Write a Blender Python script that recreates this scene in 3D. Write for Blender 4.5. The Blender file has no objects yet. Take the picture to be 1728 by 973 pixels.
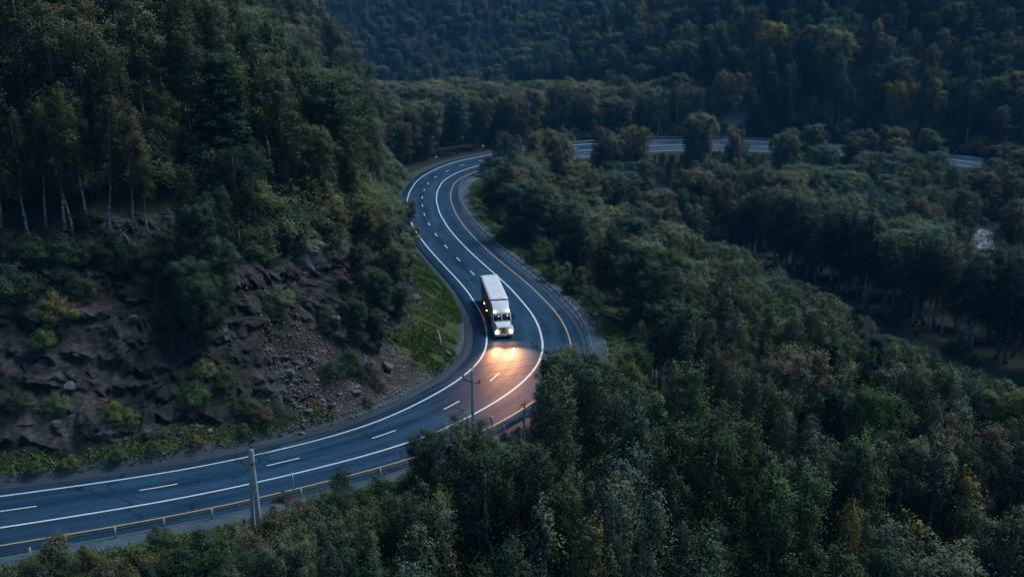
import bpy, bmesh, math
import numpy as np
from mathutils import Vector, Matrix

RNG = np.random.default_rng(11)
R = math.radians
scene = bpy.context.scene
COL = scene.collection

# ------------------------------------------------------------------ camera model
F, CX, CY, PITCH = 1500.0, 864.0, 486.5, R(14.4293)
CP, SP = math.cos(PITCH), math.sin(PITCH)
cam_d = bpy.data.cameras.new('camera')
cam = bpy.data.objects.new('camera', cam_d); COL.objects.link(cam)
cam.location = (0, 0, 0); cam.rotation_euler = (R(90) - PITCH, 0, 0)
cam_d.sensor_width = 36.0; cam_d.lens = 36.0 * F / 1728.0
cam_d.clip_start = 0.5; cam_d.clip_end = 5000
scene.camera = cam

def ray(px, py):
    x = (px - CX) / F; y = -(py - CY) / F
    return np.array([x, CP + y * SP, -SP + y * CP])
def at_depth(px, py, Y):
    d = ray(px, py); return d * (Y / d[1])
def project(P):
    P = np.atleast_2d(np.asarray(P, float))
    dep = P[:, 1] * CP - P[:, 2] * SP; up = P[:, 1] * SP + P[:, 2] * CP
    dep = np.maximum(dep, .5)
    return np.c_[CX + F * P[:, 0] / dep, CY - F * up / dep, dep]

# ------------------------------------------------------------------ numpy noise
def _h(ix, iy, seed):
    n = (ix.astype(np.int64) * 374761393 + iy.astype(np.int64) * 668265263 + seed * 1442695) & 0x7fffffff
    n = ((n ^ (n >> 13)) * 1274126177) & 0x7fffffff
    return ((n ^ (n >> 16)) & 0xffff) / 65535.0
def vnoise(x, y, seed=0):
    x = np.asarray(x, float); y = np.asarray(y, float)
    ix = np.floor(x); iy = np.floor(y); fx = x - ix; fy = y - iy
    fx = fx * fx * (3 - 2 * fx); fy = fy * fy * (3 - 2 * fy)
    a = _h(ix, iy, seed); b = _h(ix + 1, iy, seed); c = _h(ix, iy + 1, seed); d = _h(ix + 1, iy + 1, seed)
    return (a * (1 - fx) + b * fx) * (1 - fy) + (c * (1 - fx) + d * fx) * fy
def fbm(x, y, seed=0, o=4):
    s = 0; a = .5
    for k in range(o):
        s = s + a * (vnoise(x * 2 ** k, y * 2 ** k, seed + k) - .5); a *= .5
    return s * 2          # about -1..1
def cellnoise(x, y, seed=0):
    ix = np.floor(x); iy = np.floor(y); best = np.full(np.shape(x), 9.); val = np.zeros(np.shape(x))
    for dx in (-1, 0, 1):
        for dy in (-1, 0, 1):
            cx = ix + dx + _h(ix + dx, iy + dy, seed); cy = iy + dy + _h(ix + dx, iy + dy, seed + 7)
            d = (cx - x) ** 2 + (cy - y) ** 2; m = d < best
            best = np.where(m, d, best); val = np.where(m, _h(ix + dx, iy + dy, seed + 13), val)
    return np.sqrt(best), val
def sstep(a, b, x):
    t = np.clip((x - a) / (b - a), 0, 1); return t * t * (3 - 2 * t)

# ------------------------------------------------------------------ road centre line (x, y, z, bank in degrees)
RD = [(-37.71,59.01,-33.37,-5.5),(-33.62,60.32,-33.27,-6.4),(-29.39,61.72,-33.17,-6.6),(-24.99,63.43,-33.08,-6.8),(-20.98,65.37,-33.02,-6.8),(-17.49,67.41,-32.97,-7.2),(-13.72,69.79,-32.96,-6.4),(-11.21,71.74,-32.98,-6.2),(-8.35,74.37,-33.06,-5.2),(-7.02,75.80,-33.14,-4.1),(-3.58,80.91,-33.47,-3.0),(0.00,87.82,-33.86,-1.8),(1.46,91.74,-34.02,-1.2),(3.00,96.82,-34.17,-1.0),(3.90,103.07,-34.31,-.5),(3.85,108.02,-34.38,-.3),(3.57,113.90,-34.38,0.3),(2.71,120.28,-34.35,1.1),(1.31,126.54,-34.32,2.0),(0.00,132.56,-34.30,2.0),(-2.12,140.43,-34.29,2.0),(-5.98,153.67,-34.29,2.0),(-9.20,165.05,-34.07,1.2),(-13.04,180.07,-33.62,-0.0),(-16.10,195.82,-33.22,-0.3),(-18.24,212.25,-32.77,-0.3),(-19.08,225.29,-32.50,-0.2),(-19.00,241.09,-32.19,1.3),(-17.56,252.09,-31.98,3.7),(-14.38,263.49,-31.67,6.7),(-10.34,272.98,-31.36,8.5),(-0.76,287.26,-30.91,9.4),(9.07,297.35,-30.62,10.0),(20.40,306.65,-30.37,10.0),(50.84,321.78,-29.88,9.7),(63.37,323.92,-29.85,9.6),(76.08,321.48,-29.73,9.5)]
pre = [(-37.71 - 4.2 * k, 59.01 - 1.25 * k + .012 * k * k, -33.37 - .1 * k, -5.0) for k in range(24, 0, -1)]
post = [(90,317.,-29.8,9),(103,311.5,-29.9,8),(116,304,-30.1,7),(128,294.5,-30.3,6),(138,283.5,-30.6,5),(146,271.5,-30.9,4),(152,258.5,-31.2,3),(156,245,-31.5,2),(158,230,-31.8,1),(159,215,-32,0),(159,180,-33,0)]
rd = np.array(pre + RD + post, float)
_s = np.r_[0, np.cumsum(np.hypot(*np.diff(rd[:, :2], axis=0).T))]
_t = np.arange(0, _s[-1], .5)
rc = np.c_[[np.interp(_t, _s, rd[:, k]) for k in range(4)]].T
def gsm(a, sig):
    n = int(sig * 4); k = np.exp(-.5 * (np.arange(-n, n + 1) / sig) ** 2); k /= k.sum()
    return np.convolve(np.pad(a, n, mode='reflect', reflect_type='odd'), k, mode='valid')
rc = np.c_[gsm(rc[:, 0], 6), gsm(rc[:, 1], 6), gsm(rc[:, 2], 16), gsm(rc[:, 3], 12)]
RS = np.r_[0, np.cumsum(np.hypot(*np.diff(rc[:, :2], axis=0).T))]
RS -= np.interp(0, [0, 1], [RS[np.argmin((rc[:, 0] + 37.71) ** 2 + (rc[:, 1] - 59) ** 2)], 0])   # s = 0 at the left frame edge
RT = np.gradient(rc[:, :2], axis=0); RT /= np.hypot(RT[:, 0], RT[:, 1])[:, None]
RN = np.c_[RT[:, 1], -RT[:, 0]]
RB = np.radians(rc[:, 3])
def road_pt(s, o, dz=0.):
    s = np.asarray(s, float); o = np.asarray(o, float) + 0 * s
    I = lambda a: np.interp(s, RS, a)
    nx, ny = I(RN[:, 0]), I(RN[:, 1]); l = np.hypot(nx, ny)
    return np.stack([I(rc[:, 0]) + nx / l * o, I(rc[:, 1]) + ny / l * o, I(rc[:, 2]) - np.sin(I(RB)) * o + dz], -1)
_cs = slice(0, None, 3)
CPX, CPY, CPZ, CB, CT, CN, CSS = rc[_cs, 0], rc[_cs, 1], rc[_cs, 2], RB[_cs], RT[_cs], RN[_cs], RS[_cs]
def road_coords(x, y):
    x = np.ravel(x); y = np.ravel(y); idx = np.empty(len(x), int)
    for a in range(0, len(x), 8000):
        b = a + 8000
        d = (x[a:b, None] - CPX[None]) ** 2 + (y[a:b, None] - CPY[None]) ** 2
        idx[a:b] = d.argmin(1)
    dx = x - CPX[idx]; dy = y - CPY[idx]
    o = dx * CN[idx, 0] + dy * CN[idx, 1]; t = np.clip(dx * CT[idx, 0] + dy * CT[idx, 1], -2, 2)
    s = CSS[idx] + t
    d = np.hypot(dx, dy); o = np.where(np.abs(o) < d * .7, np.sign(o + 1e-9) * d, o)
    return s, o, np.interp(s, RS, rc[:, 2]), np.interp(s, RS, RB)

RIVER = np.array([(30, 296), (55, 280), (75, 262), (97, 242), (115, 229), (117, 214), (108, 196), (110, 178), (128, 160), (165, 140)], float)
def river_dist(x, y):
    d = np.full(np.shape(x), 1e9)
    for (a, b) in zip(RIVER[:-1], RIVER[1:]):
        ab = b - a; t = np.clip(((x - a[0]) * ab[0] + (y - a[1]) * ab[1]) / (ab @ ab), 0, 1)
        d = np.minimum(d, np.hypot(x - a[0] - t * ab[0], y - a[1] - t * ab[1]))
    return d
RIVER_Z = lambda y: -41.2 - .9 * np.clip((281 - y) / 57., -.3, 2)

def ground(x, y, masks=False):
    shp = np.shape(x); x = np.ravel(np.asarray(x, float)); y = np.ravel(np.asarray(y, float))
    s, o, rz, bank = road_coords(x, y)
    oc = np.clip(o, -9.6, 7.8)
    base = rz - np.sin(bank) * oc
    n1 = fbm(x / 14., y / 14., 3); n2 = fbm(x / 3.1, y / 3.1, 9)
    # --- left: rock cut and hill
    u = np.maximum(0, -o - 9.6) + 0.0
    wob = n1 * 1.6 * sstep(1, 10, u)
    uu = np.maximum(0, u + wob)
    sk = [-80, 5, 24, 36, 50, 62, 78, 112, 125, 150, 175, 240]
    s1 = np.interp(s, sk, [1.0, 1.05, 1.0, .78, .72, .60, .55, .55, .8, 1.0, 1.0, .8])
    u1 = np.interp(s, sk, [9, 9, 9, 8, 8, 6, 5.5, 6, 5, 5, 5, 5])
    s2 = np.interp(s, sk, [1.15, 1.2, 1.2, .85, .85, 1.1, 1.35, 1.35, 1.1, 1.0, .9, .8])
    u2 = np.interp(s, sk, [16, 16, 17, 20, 20, 17, 14, 14, 11, 10, 10, 10])
    s3 = np.interp(s, sk, [.60, .60, .60, .6, .60, .60, .62, .70, .80, .88, .9, .9])
    cut = np.where(uu < u1, s1 * uu, np.where(uu < u2, s1 * u1 + s2 * (uu - u1), s1 * u1 + s2 * (u2 - u1) + s3 * (uu - u2)))
    # the spur ends north of y = 200
    xl = -24.5 - .21 * (y - 205)
    lim = 1.8 * np.maximum(0, xl - x) + np.maximum(0, (202 - y)) * 1.2
    lim = np.where(y < 150, 1e6, lim)
    hill = np.minimum(cut, lim)
    # strata and ledges on the bare cut
    cliff = sstep(.5, 3, uu) * (1 - sstep(u2 + .5, u2 + 4, uu)) * (1 - sstep(118, 150, s)) * (o < 0)
    cliff = cliff * np.where((s > 62) & (s < 118), sstep(5, 8, uu), 1)
    scree = sstep(26, 33, s) * (1 - sstep(47, 52, s)) * (1 - sstep(6, 11, uu)) * (o < 0) * (uu > .2)
    hard = cliff * (1 - .8 * scree)
    wv = hill + fbm(x / 5., y / 5., 21) * 1.5 + .12 * x
    st = wv / 1.9; fr = st - np.floor(st)
    terr = (np.floor(st) + sstep(.55, .98, fr)) * 1.9 - wv
    cd, cv = cellnoise(x / 1.5 + n2 * .4, y / 1.5, 5)
    hill = hill + hard * (.32 * terr + (cv - .5) * .5 + n2 * .5) + cliff * scree * (n2 * .35)
    hill = np.maximum(hill, 0)
    # ledge with a cone of gravel under the rock cut
    lx, ly = LEDGE
    dl = np.hypot((x - lx) / 1.0, (y - ly) / .8)
    hill = hill + hard * np.maximum(0, 1.9 - dl * .62)
    left = base + hill
    # --- north and east mountains
    M1 = np.minimum((x - 62) * .9437 + (y - 356) * .331, (x - 62) * .529 + (y - 352) * .849)
    mount = .64 * np.maximum(0, M1 + 4 * n1)
    back = .55 * np.maximum(0, y - 640 + 20 * n1 + .25 * (x + 60))
    left = np.maximum(left, base + np.maximum(mount, back) * sstep(-10, -22, o))
    left = left + (n1 * .8) * sstep(14, 30, -o) * (1 - cliff)
    # --- right: bank down to the valley floor
    v = np.maximum(0, o - 7.8)
    sl = np.interp(s, [-60, 10, 45, 80, 130, 230, 260, 330], [.34, .36, .42, .36, .40, .5, .7, .8])
    floor = -42.0 + n1 * 1.0 + np.interp(y, [0, 60, 120, 180, 300], [2, 0, -1, 0, 1.5])
    right = np.maximum(base - sl * np.maximum(0, v - 1.6) + (fbm(x / 5, y / 5, 4) * .35) * sstep(1, 5, v), floor)
    rv = river_dist(x, y)
    right = np.where(rv < 15, np.minimum(right, RIVER_Z(y) - .5 + .16 * np.maximum(0, rv - 5.0) + .12 * n2), right)
    z = np.where(o < 0, left, right)
    inside = (o > -9.6) & (o < 7.8)
    z = np.where(inside, base - .22, z)
    z = z - .22 * ((o <= -9.6) & (o > -10.1)) - .10 * ((o >= 7.8) & (o < 8.2))
    if not masks:
        return z.reshape(shp)
    grassL = (o < 0) * (1 - sstep(.8, 2.6, u + n2 * 1.6)) * .8 * np.interp(s, [-80, 20, 27, 34, 58, 64, 300, 330], [1, 1, .5, 0, 0, 1, 1, .3])
    apron = ((s > 50) & (s < 122) & (o < 0)) * (1 - sstep(4.5, 7.5, u + n2 * 1.5)) * sstep(-.25, .15, fbm(x / 4, y / 4, 31) + .18)
    grassR = (o > 0) * sstep(-.4, .4, v + n2 * .9) * (1 - sstep(5.0, 9.0, v + n2 * 2))
    clear = CLEARING(x, y)
    grass = np.clip(np.maximum.reduce([grassL, apron, grassR]), 0, 1) * np.interp(s, [-80, 225, 250], [1, 1, .12])
    patch = sstep(.05, .35, fbm(x / 3.4, y / 3.4, 77))
    gravel = np.maximum(((o < 0) & (o > -10.4)) * 1., ((o > 0) & (o < 8.1)) * 1.)
    layby = 1 - sstep(4.5, 6.5, np.hypot((x - TURN[0]) / 2.0, (y - TURN[1]) / .95) + 1.6 * n2)
    gravel = np.maximum(gravel, (rv < 7) * (o > 10) * 1.)
    gravel = np.maximum(gravel, layby)
    return z, dict(layby=layby, cliffm=np.clip(hard, 0, 1) * (uu > .8), rock=np.clip(hard * (1 - .75 * patch * sstep(.0, .5, n1 + .3)), 0, 1), scree=np.clip(scree, 0, 1), grass=grass, gravel=gravel, clear=clear, s=s, o=o, u=u)
LEDGE = (-1e3, -1e3)
TURN = (81., 345.)
def CLEARING(x, y):
    pts = np.array([(42, 205), (52, 178), (60, 150), (66, 128), (70, 110), (74, 92)], float)
    d = np.full(np.shape(x), 1e9)
    for a, b in zip(pts[:-1], pts[1:]):
        ab = b - a; t = np.clip(((x - a[0]) * ab[0] + (y - a[1]) * ab[1]) / (ab @ ab), 0, 1)
        d = np.minimum(d, np.hypot(x - a[0] - t * ab[0], y - a[1] - t * ab[1]))
    return 1 - sstep(2.2, 3.6, d)
def hit(px, py, t0=30., t1=900., st=.4):
    d = ray(px, py); t = np.arange(t0, t1, st); P = d[None] * t[:, None]
    g = ground(P[:, 0], P[:, 1]); w = np.nonzero(P[:, 2] < g)[0]
    if len(w) == 0: return d * t1
    p = P[w[0]].copy(); p[2] = g[w[0]]; return p
LEDGE = tuple(hit(228, 575)[:2])
TURN = tuple(hit(1216, 213)[:2])

# ------------------------------------------------------------------ mesh helpers
def tag(o, label=None, cat=None, group=None, kind=None):
    if label: o['label'] = label
    if cat: o['category'] = cat
    if group: o['group'] = group
    if kind: o['kind'] = kind
    return o
def empty(name, loc, rz=0., label=None, cat=None, group=None):
    o = bpy.data.objects.new(name, None); COL.objects.link(o)
    o.location = loc; o.rotation_euler = (0, 0, rz); o.empty_display_size = .3
    return tag(o, label, cat, group)
def np_mesh(name, verts, faces=None, quads=None, tris=None, smooth=False):
    """fast mesh from numpy arrays: quads (n,4) and tris (m,3)"""
    me = bpy.data.meshes.new(name); verts = np.asarray(verts, np.float32)
    me.vertices.add(len(verts)); me.vertices.foreach_set('co', verts.ravel())
    q = np.asarray(quads, np.int32).reshape(-1, 4) if quads is not None else np.zeros((0, 4), np.int32)
    t = np.asarray(tris, np.int32).reshape(-1, 3) if tris is not None else np.zeros((0, 3), np.int32)
    li = np.r_[q.ravel(), t.ravel()]
    me.loops.add(len(li)); me.loops.foreach_set('vertex_index', li)
    me.polygons.add(len(q) + len(t))
    ls = np.r_[np.arange(len(q)) * 4, len(q) * 4 + np.arange(len(t)) * 3].astype(np.int32)
    me.polygons.foreach_set('loop_start', ls)
    if smooth: me.polygons.foreach_set('use_smooth', np.ones(len(ls), bool))
    me.update(calc_edges=True); me.validate()
    return me
def link(name, me, mat=None, parent=None):
    o = bpy.data.objects.new(name, me); COL.objects.link(o)
    if mat is not None and len(me.materials) == 0: me.materials.append(mat)
    if parent is not None: o.parent = parent
    return o
def attr(me, name, vals):
    a = me.attributes.new(name, 'FLOAT', 'POINT'); a.data.foreach_set('value', np.asarray(vals, np.float32))
def tube(pts, rad, n=7, cap=True):
    pts = np.asarray(pts, float); rad = np.broadcast_to(np.asarray(rad, float), (len(pts),))
    T = np.gradient(pts, axis=0); T /= np.linalg.norm(T, axis=1)[:, None] + 1e-9
    ref = np.array([0, 0, 1.]) if abs(T[:, 2]).mean() < .9 else np.array([1., 0, 0])
    A = np.cross(T, ref); A /= np.linalg.norm(A, axis=1)[:, None] + 1e-9; B = np.cross(T, A)
    a = np.linspace(0, 2 * np.pi, n, endpoint=False)
    V = pts[:, None] + rad[:, None, None] * (A[:, None] * np.cos(a)[None, :, None] + B[:, None] * np.sin(a)[None, :, None])
    V = V.reshape(-1, 3); i = np.arange(n); j = (i + 1) % n
    Q = np.concatenate([np.c_[k * n + i, (k + 1) * n + i, (k + 1) * n + j, k * n + j] for k in range(len(pts) - 1)])
    Tt = []
    if cap:
        V = np.r_[V, pts[:1], pts[-1:]]; c0, c1 = len(V) - 2, len(V) - 1; m = (len(pts) - 1) * n
        Tt = np.r_[np.c_[np.full(n, c0), i, j], np.c_[np.full(n, c1), m + j, m + i]]
    return V, Q, np.asarray(Tt, int).reshape(-1, 3)
class MB:
    """collects pieces into one mesh"""
    def __init__(s): s.v = []; s.q = []; s.t = []; s.n = 0
    def add(s, V, Q=None, T=None):
        s.v.append(np.asarray(V, float))
        if Q is not None and len(Q): s.q.append(np.asarray(Q, int) + s.n)
        if T is not None and len(T): s.t.append(np.asarray(T, int) + s.n)
        s.n += len(V); return s
    def tube(s, pts, rad, n=8): return s.add(*tube(pts, rad, n))
    def prism(s, poly, axis, a, b):
        """polygon (u, v) extruded along an axis from a to b"""
        poly = np.asarray(poly, float); n = len(poly); V = []
        for w in (a, b):
            for (p, q) in poly: V.append({'x': (w, p, q), 'y': (p, w, q), 'z': (p, q, w)}[axis])
        i = np.arange(n); j = (i + 1) % n
        V = V + [tuple(np.mean(V[:n], axis=0)), tuple(np.mean(V[n:], axis=0))]
        return s.add(V, np.c_[i, j, n + j, n + i], np.r_[np.c_[np.full(n, 2 * n), j, i], np.c_[np.full(n, 2 * n + 1), n + i, n + j]])
    def box(s, lo, hi):
        (x0, y0, z0), (x1, y1, z1) = lo, hi
        V = [(x0,y0,z0),(x1,y0,z0),(x1,y1,z0),(x0,y1,z0),(x0,y0,z1),(x1,y0,z1),(x1,y1,z1),(x0,y1,z1)]
        return s.add(V, [(0,3,2,1),(4,5,6,7),(0,1,5,4),(1,2,6,5),(2,3,7,6),(3,0,4,7)])
    def mesh(s, name, smooth=False):
        me = np_mesh(name, np.concatenate(s.v), quads=np.concatenate(s.q) if s.q else None, tris=np.concatenate(s.t) if s.t else None, smooth=smooth)
        bm = bmesh.new(); bm.from_mesh(me); bmesh.ops.recalc_face_normals(bm, faces=bm.faces); bm.to_mesh(me); bm.free()
        return me
    def build(s, name, mat, parent=None, smooth=False, bevel=0.):
        o = link(name, s.mesh(name, smooth), mat, parent)
        if bevel:
            m = o.modifiers.new('bevel', 'BEVEL'); m.width = bevel; m.segments = 2; m.limit_method = 'ANGLE'; m.angle_limit = R(35)
        return o

# ------------------------------------------------------------------ materials
def mat(name):
    m = bpy.data.materials.new(name); m.use_nodes = True
    nt = m.node_tree; return m, nt, nt.nodes['Principled BSDF']
def N(nt, kind, **kw):
    n = nt.nodes.new(kind)
    for k, v in kw.items():
        if k.startswith('i_'):
            key = k[2:]; n.inputs[int(key) if key.isdigit() else key.replace('_', ' ')].default_value = v
        else: setattr(n, k, v)
    return n
def ramp(nt, fac, stops):
    r = N(nt, 'ShaderNodeValToRGB'); e = r.color_ramp.elements
    while len(e) < len(stops): e.new(.5)
    for el, (p, c) in zip(e, stops): el.position = p; el.color = (*c, 1) if len(c) == 3 else c
    nt.links.new(fac, r.inputs[0]); return r.outputs[0]
def mix(nt, f, a, b, mode='MIX'):
    n = N(nt, 'ShaderNodeMix', data_type='RGBA', blend_type=mode)
    for sock, v in ((n.inputs[0], f), (n.inputs[6], a), (n.inputs[7], b)):
        if isinstance(v, (int, float)): sock.default_value = v
        elif isinstance(v, tuple): sock.default_value = (*v, 1)
        else: nt.links.new(v, sock)
    return n.outputs[2]
def simple(name, col, rough=.6, metal=0., var=.12, scale=6., spec=.5, bump=0.):
    m, nt, p = mat(name); L = nt.links
    tc = N(nt, 'ShaderNodeTexCoord'); nz = N(nt, 'ShaderNodeTexNoise'); nz.inputs['Scale'].default_value = scale; nz.inputs['Detail'].default_value = 6
    L.new(tc.outputs['Object'], nz.inputs['Vector'])
    c = ramp(nt, nz.outputs[0], [(.3, tuple(max(0, v * (1 - var)) for v in col)), (.7, tuple(v * (1 + var) for v in col))])
    L.new(c, p.inputs['Base Color']); p.inputs['Roughness'].default_value = rough; p.inputs['Metallic'].default_value = metal
    p.inputs['Specular IOR Level'].default_value = spec
    if bump:
        b = N(nt, 'ShaderNodeBump'); b.inputs['Strength'].default_value = bump; b.inputs['Distance'].default_value = .05
        L.new(nz.outputs[0], b.inputs['Height']); L.new(b.outputs[0], p.inputs['Normal'])
    return m
def emit(name, col, strength):
    m, nt, p = mat(name)
    p.inputs['Base Color'].default_value = (.8, .8, .8, 1); p.inputs['Emission Color'].default_value = (*col, 1); p.inputs['Emission Strength'].default_value = strength
    tc = N(nt, 'ShaderNodeTexCoord'); nz = N(nt, 'ShaderNodeTexNoise'); nt.links.new(tc.outputs['Object'], nz.inputs[0])
    nt.links.new(ramp(nt, nz.outputs[0], [(0, (.75, .75, .75)), (1, (.85, .85, .85))]), p.inputs['Base Color'])
    return m

def mat_leaf(name):
    m, nt, p = mat(name); L = nt.links
    nt.nodes.remove(p); out = nt.nodes['Material Output']
    ti = N(nt, 'ShaderNodeAttribute', attribute_type='INSTANCER', attribute_name='tint')
    lf = N(nt, 'ShaderNodeAttribute', attribute_type='GEOMETRY', attribute_name='leafvar')
    c = mix(nt, 1., ti.outputs['Color'], ramp(nt, lf.outputs['Fac'], [(.15, (.78, .80, .82)), (.5, (1., 1., 1.)), (.85, (1.16, 1.13, 1.0)), (1, (1.28, 1.2, .85))]), 'MULTIPLY')
    d = N(nt, 'ShaderNodeBsdfDiffuse'); t = N(nt, 'ShaderNodeBsdfTranslucent')
    an = N(nt, 'ShaderNodeAttribute', attribute_type='GEOMETRY', attribute_name='leafn'); vt = N(nt, 'ShaderNodeVectorTransform', vector_type='NORMAL', convert_from='OBJECT', convert_to='WORLD')
    L.new(an.outputs['Vector'], vt.inputs[0]); L.new(vt.outputs[0], d.inputs['Normal'])
    L.new(c, d.inputs['Color']); L.new(mix(nt, 1., c, (1.1, 1.15, .6), 'MULTIPLY'), t.inputs['Color'])
    b = N(nt, 'ShaderNodeMixShader', i_0=.14); L.new(d.outputs[0], b.inputs[1]); L.new(t.outputs[0], b.inputs[2])
    L.new(b.outputs[0], out.inputs['Surface'])
    return m
def mat_birch():
    m, nt, p = mat('birch_bark'); L = nt.links
    tc = N(nt, 'ShaderNodeTexCoord'); mp = N(nt, 'ShaderNodeMapping'); mp.inputs['Scale'].default_value = (3, 3, 1.6); L.new(tc.outputs['Object'], mp.inputs[0])
    nz = N(nt, 'ShaderNodeTexNoise', i_Scale=2.2, i_Detail=5.); L.new(mp.outputs[0], nz.inputs['Vector'])
    L.new(ramp(nt, nz.outputs[0], [(.40, (.02, .02, .02)), (.50, (.16, .16, .155)), (.66, (.36, .36, .35))]), p.inputs['Base Color']); p.inputs['Roughness'].default_value = .75
    return m
M_LEAF = mat_leaf('birch_leaves')
M_BIRCH = mat_birch()
M_BARK = simple('dark_bark', (.05, .04, .032), .9, scale=4, var=.35)

def mat_terrain():
    m, nt, p = mat('hill_ground'); L = nt.links
    A = lambda n: N(nt, 'ShaderNodeAttribute', attribute_name=n).outputs['Fac']
    geo = N(nt, 'ShaderNodeNewGeometry'); pos = geo.outputs['Position']
    def noise(sc, det=8, rough=.6, vec=None):
        n = N(nt, 'ShaderNodeTexNoise', i_Scale=sc, i_Detail=float(det), i_Roughness=rough); L.new(vec or pos, n.inputs['Vector']); return n.outputs[0]
    soil = ramp(nt, noise(.9), [(.3, (.010, .012, .008)), (.5, (.019, .022, .012)), (.7, (.026, .038, .016))])
    mp = N(nt, 'ShaderNodeMapping'); mp.inputs['Scale'].default_value = (1., 1., 1.5); mp.inputs['Rotation'].default_value = (R(14), R(-11), 0); L.new(pos, mp.inputs[0])
    rockn = noise(1.9, 12, .76, mp.outputs[0])
    rock = ramp(nt, rockn, [(.34, (.014, .014, .015)), (.44, (.042, .042, .044)), (.56, (.078, .077, .078)), (.66, (.13, .126, .124)), (.8, (.25, .24, .235))])
    blot = ramp(nt, noise(.22, 5, .6), [(.38, (.45, .43, .42)), (.6, (1.15, 1.12, 1.1))]); rock = mix(nt, 1., rock, blot, 'MULTIPLY')
    rock = mix(nt, 1., rock, ramp(nt, A('block'), [(.15, (.55, .54, .54)), (.5, (.95, .95, .95)), (.85, (1.5, 1.46, 1.42))]), 'MULTIPLY')
    mp3 = N(nt, 'ShaderNodeMapping'); mp3.inputs['Scale'].default_value = (.16, .16, 2.6); mp3.inputs['Rotation'].default_value = (R(9), R(-7), 0); L.new(pos, mp3.inputs[0])
    bed = noise(1., 6, .65, mp3.outputs[0]); rock = mix(nt, 1., rock, ramp(nt, bed, [(.36, (.45, .45, .46)), (.47, (1.05, 1.03, 1.0)), (.56, (.8, .8, .8)), (.66, (1.25, 1.22, 1.18))]), 'MULTIPLY')
    rust = ramp(nt, noise(.35, 4), [(.45, (1, 1, 1)), (.68, (1.12, .93, .82))]); rock = mix(nt, 1., rock, rust, 'MULTIPLY'); rock = mix(nt, 1., rock, (.74, .80, .77), 'MULTIPLY')
    scree = ramp(nt, noise(4.5, 8, .75), [(.3, (.018, .015, .013)), (.55, (.05, .041, .035)), (.75, (.13, .112, .1))])
    grass = ramp(nt, noise(2.2, 8, .7), [(.32, (.022, .03, .010)), (.48, (.045, .066, .016)), (.6, (.07, .085, .022)), (.75, (.10, .095, .045))])
    gravel = ramp(nt, noise(9., 8, .8), [(.3, (.03, .048, .06)), (.6, (.08, .10, .115)), (.8, (.17, .18, .19))])
    clear = ramp(nt, noise(1.2, 8, .7), [(.35, (.04, .046, .024)), (.55, (.075, .074, .042)), (.7, (.06, .10, .04))])
    c = mix(nt, A('rock'), soil, rock); c = mix(nt, A('scree'), c, scree); c = mix(nt, A('clear'), c, clear); c = mix(nt, A('grass'), c, grass); c = mix(nt, A('gravel'), c, gravel); c = mix(nt, A('layby'), c, ramp(nt, noise(1.1, 8, .7), [(.3, (.08, .09, .10)), (.6, (.16, .17, .185)), (.8, (.26, .26, .27))]))
    L.new(c, p.inputs['Base Color']); p.inputs['Roughness'].default_value = .95; p.inputs['Specular IOR Level'].default_value = .2
    b = N(nt, 'ShaderNodeBump'); b.inputs['Strength'].default_value = .8; b.inputs['Distance'].default_value = .35
    L.new(rockn, b.inputs['Height']); L.new(b.outputs[0], p.inputs['Normal'])
    return m

# ------------------------------------------------------------------ terrain: one sheet
def axis(segs):
    out = [segs[0][0]]
    for a, b, d in segs:
        n = max(1, int(round((b - a) / d))); out += list(a + (b - a) * (np.arange(1, n + 1)) / n)
    return np.array(out)
gx = axis([(-620, -260, 18), (-260, -140, 5), (-140, -72, 1.6), (-72, 6, .31), (6, 40, .9), (40, 170, 1.8), (170, 300, 6), (300, 700, 18)])
gy = axis([(-80, 30, 6), (30, 52, 1), (52, 128, .31), (128, 150, .8), (150, 350, 1.2), (350, 480, 4), (480, 1000, 14)])
X, Y = np.meshgrid(gx, gy); nx, ny = len(gx), len(gy)
Z, MK = ground(X, Y, True)
V = np.c_[X.ravel(), Y.ravel(), Z]
# blocky ledges: push the bare rock towards the road by block, so faces stand steep
cm = MK['cliffm'] > .05; _s, _z = MK['s'][cm], Z[cm]
wx = fbm(_s / 6., _z / 6., 61) * 2.0
_, b1 = cellnoise((_s + wx) / 3.4, (_z + .22 * _s + wx * .5) / 1.7, 62); _, b2 = cellnoise((_s + wx) / 1.3, (_z + .22 * _s) / .75, 63); _, b3 = cellnoise(_s / 9., _z / 5., 64)
jit_ = fbm(_s / .55, _z / .5, 66, 3)
amt = .62 * MK['cliffm'][cm] * (.9 * jit_ + 1.3 * (b1 - .45) + .9 * (b2 - .5) + 1.2 * (b3 - .5) + 1.5 * (vnoise((_z + .12 * _s + .6 * wx) / .62, _s / 14., 67) - .5))
V[cm, 0] += np.interp(_s, RS, RN[:, 0]) * amt; V[cm, 1] += np.interp(_s, RS, RN[:, 1]) * amt
block = np.full(len(V), .5); block[cm] = np.clip(.5 + .5 * (b1 - .5) + .5 * (b2 - .5), 0, 1)  # tone varies by block; set-back blocks darker, crevice shade put into the colour
ii = (np.arange(ny - 1)[:, None] * nx + np.arange(nx - 1)[None]).ravel()
me = np_mesh('terrain', V, quads=np.c_[ii, ii + 1, ii + nx + 1, ii + nx], smooth=True)
for k in ('rock', 'scree', 'grass', 'gravel', 'clear', 'layby'): attr(me, k, MK[k])
attr(me, 'block', block)
me.polygons.foreach_set('use_smooth', np.repeat(False, len(me.polygons)) | ~((MK['cliffm'] > .08)[np.c_[ii, ii + 1, ii + nx + 1, ii + nx]].any(1))); me.update()
terrain = link('terrain', me, mat_terrain()); tag(terrain, kind='structure')
HI_Z = float(Z.max()); LO_Z = float(Z.min())

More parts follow.
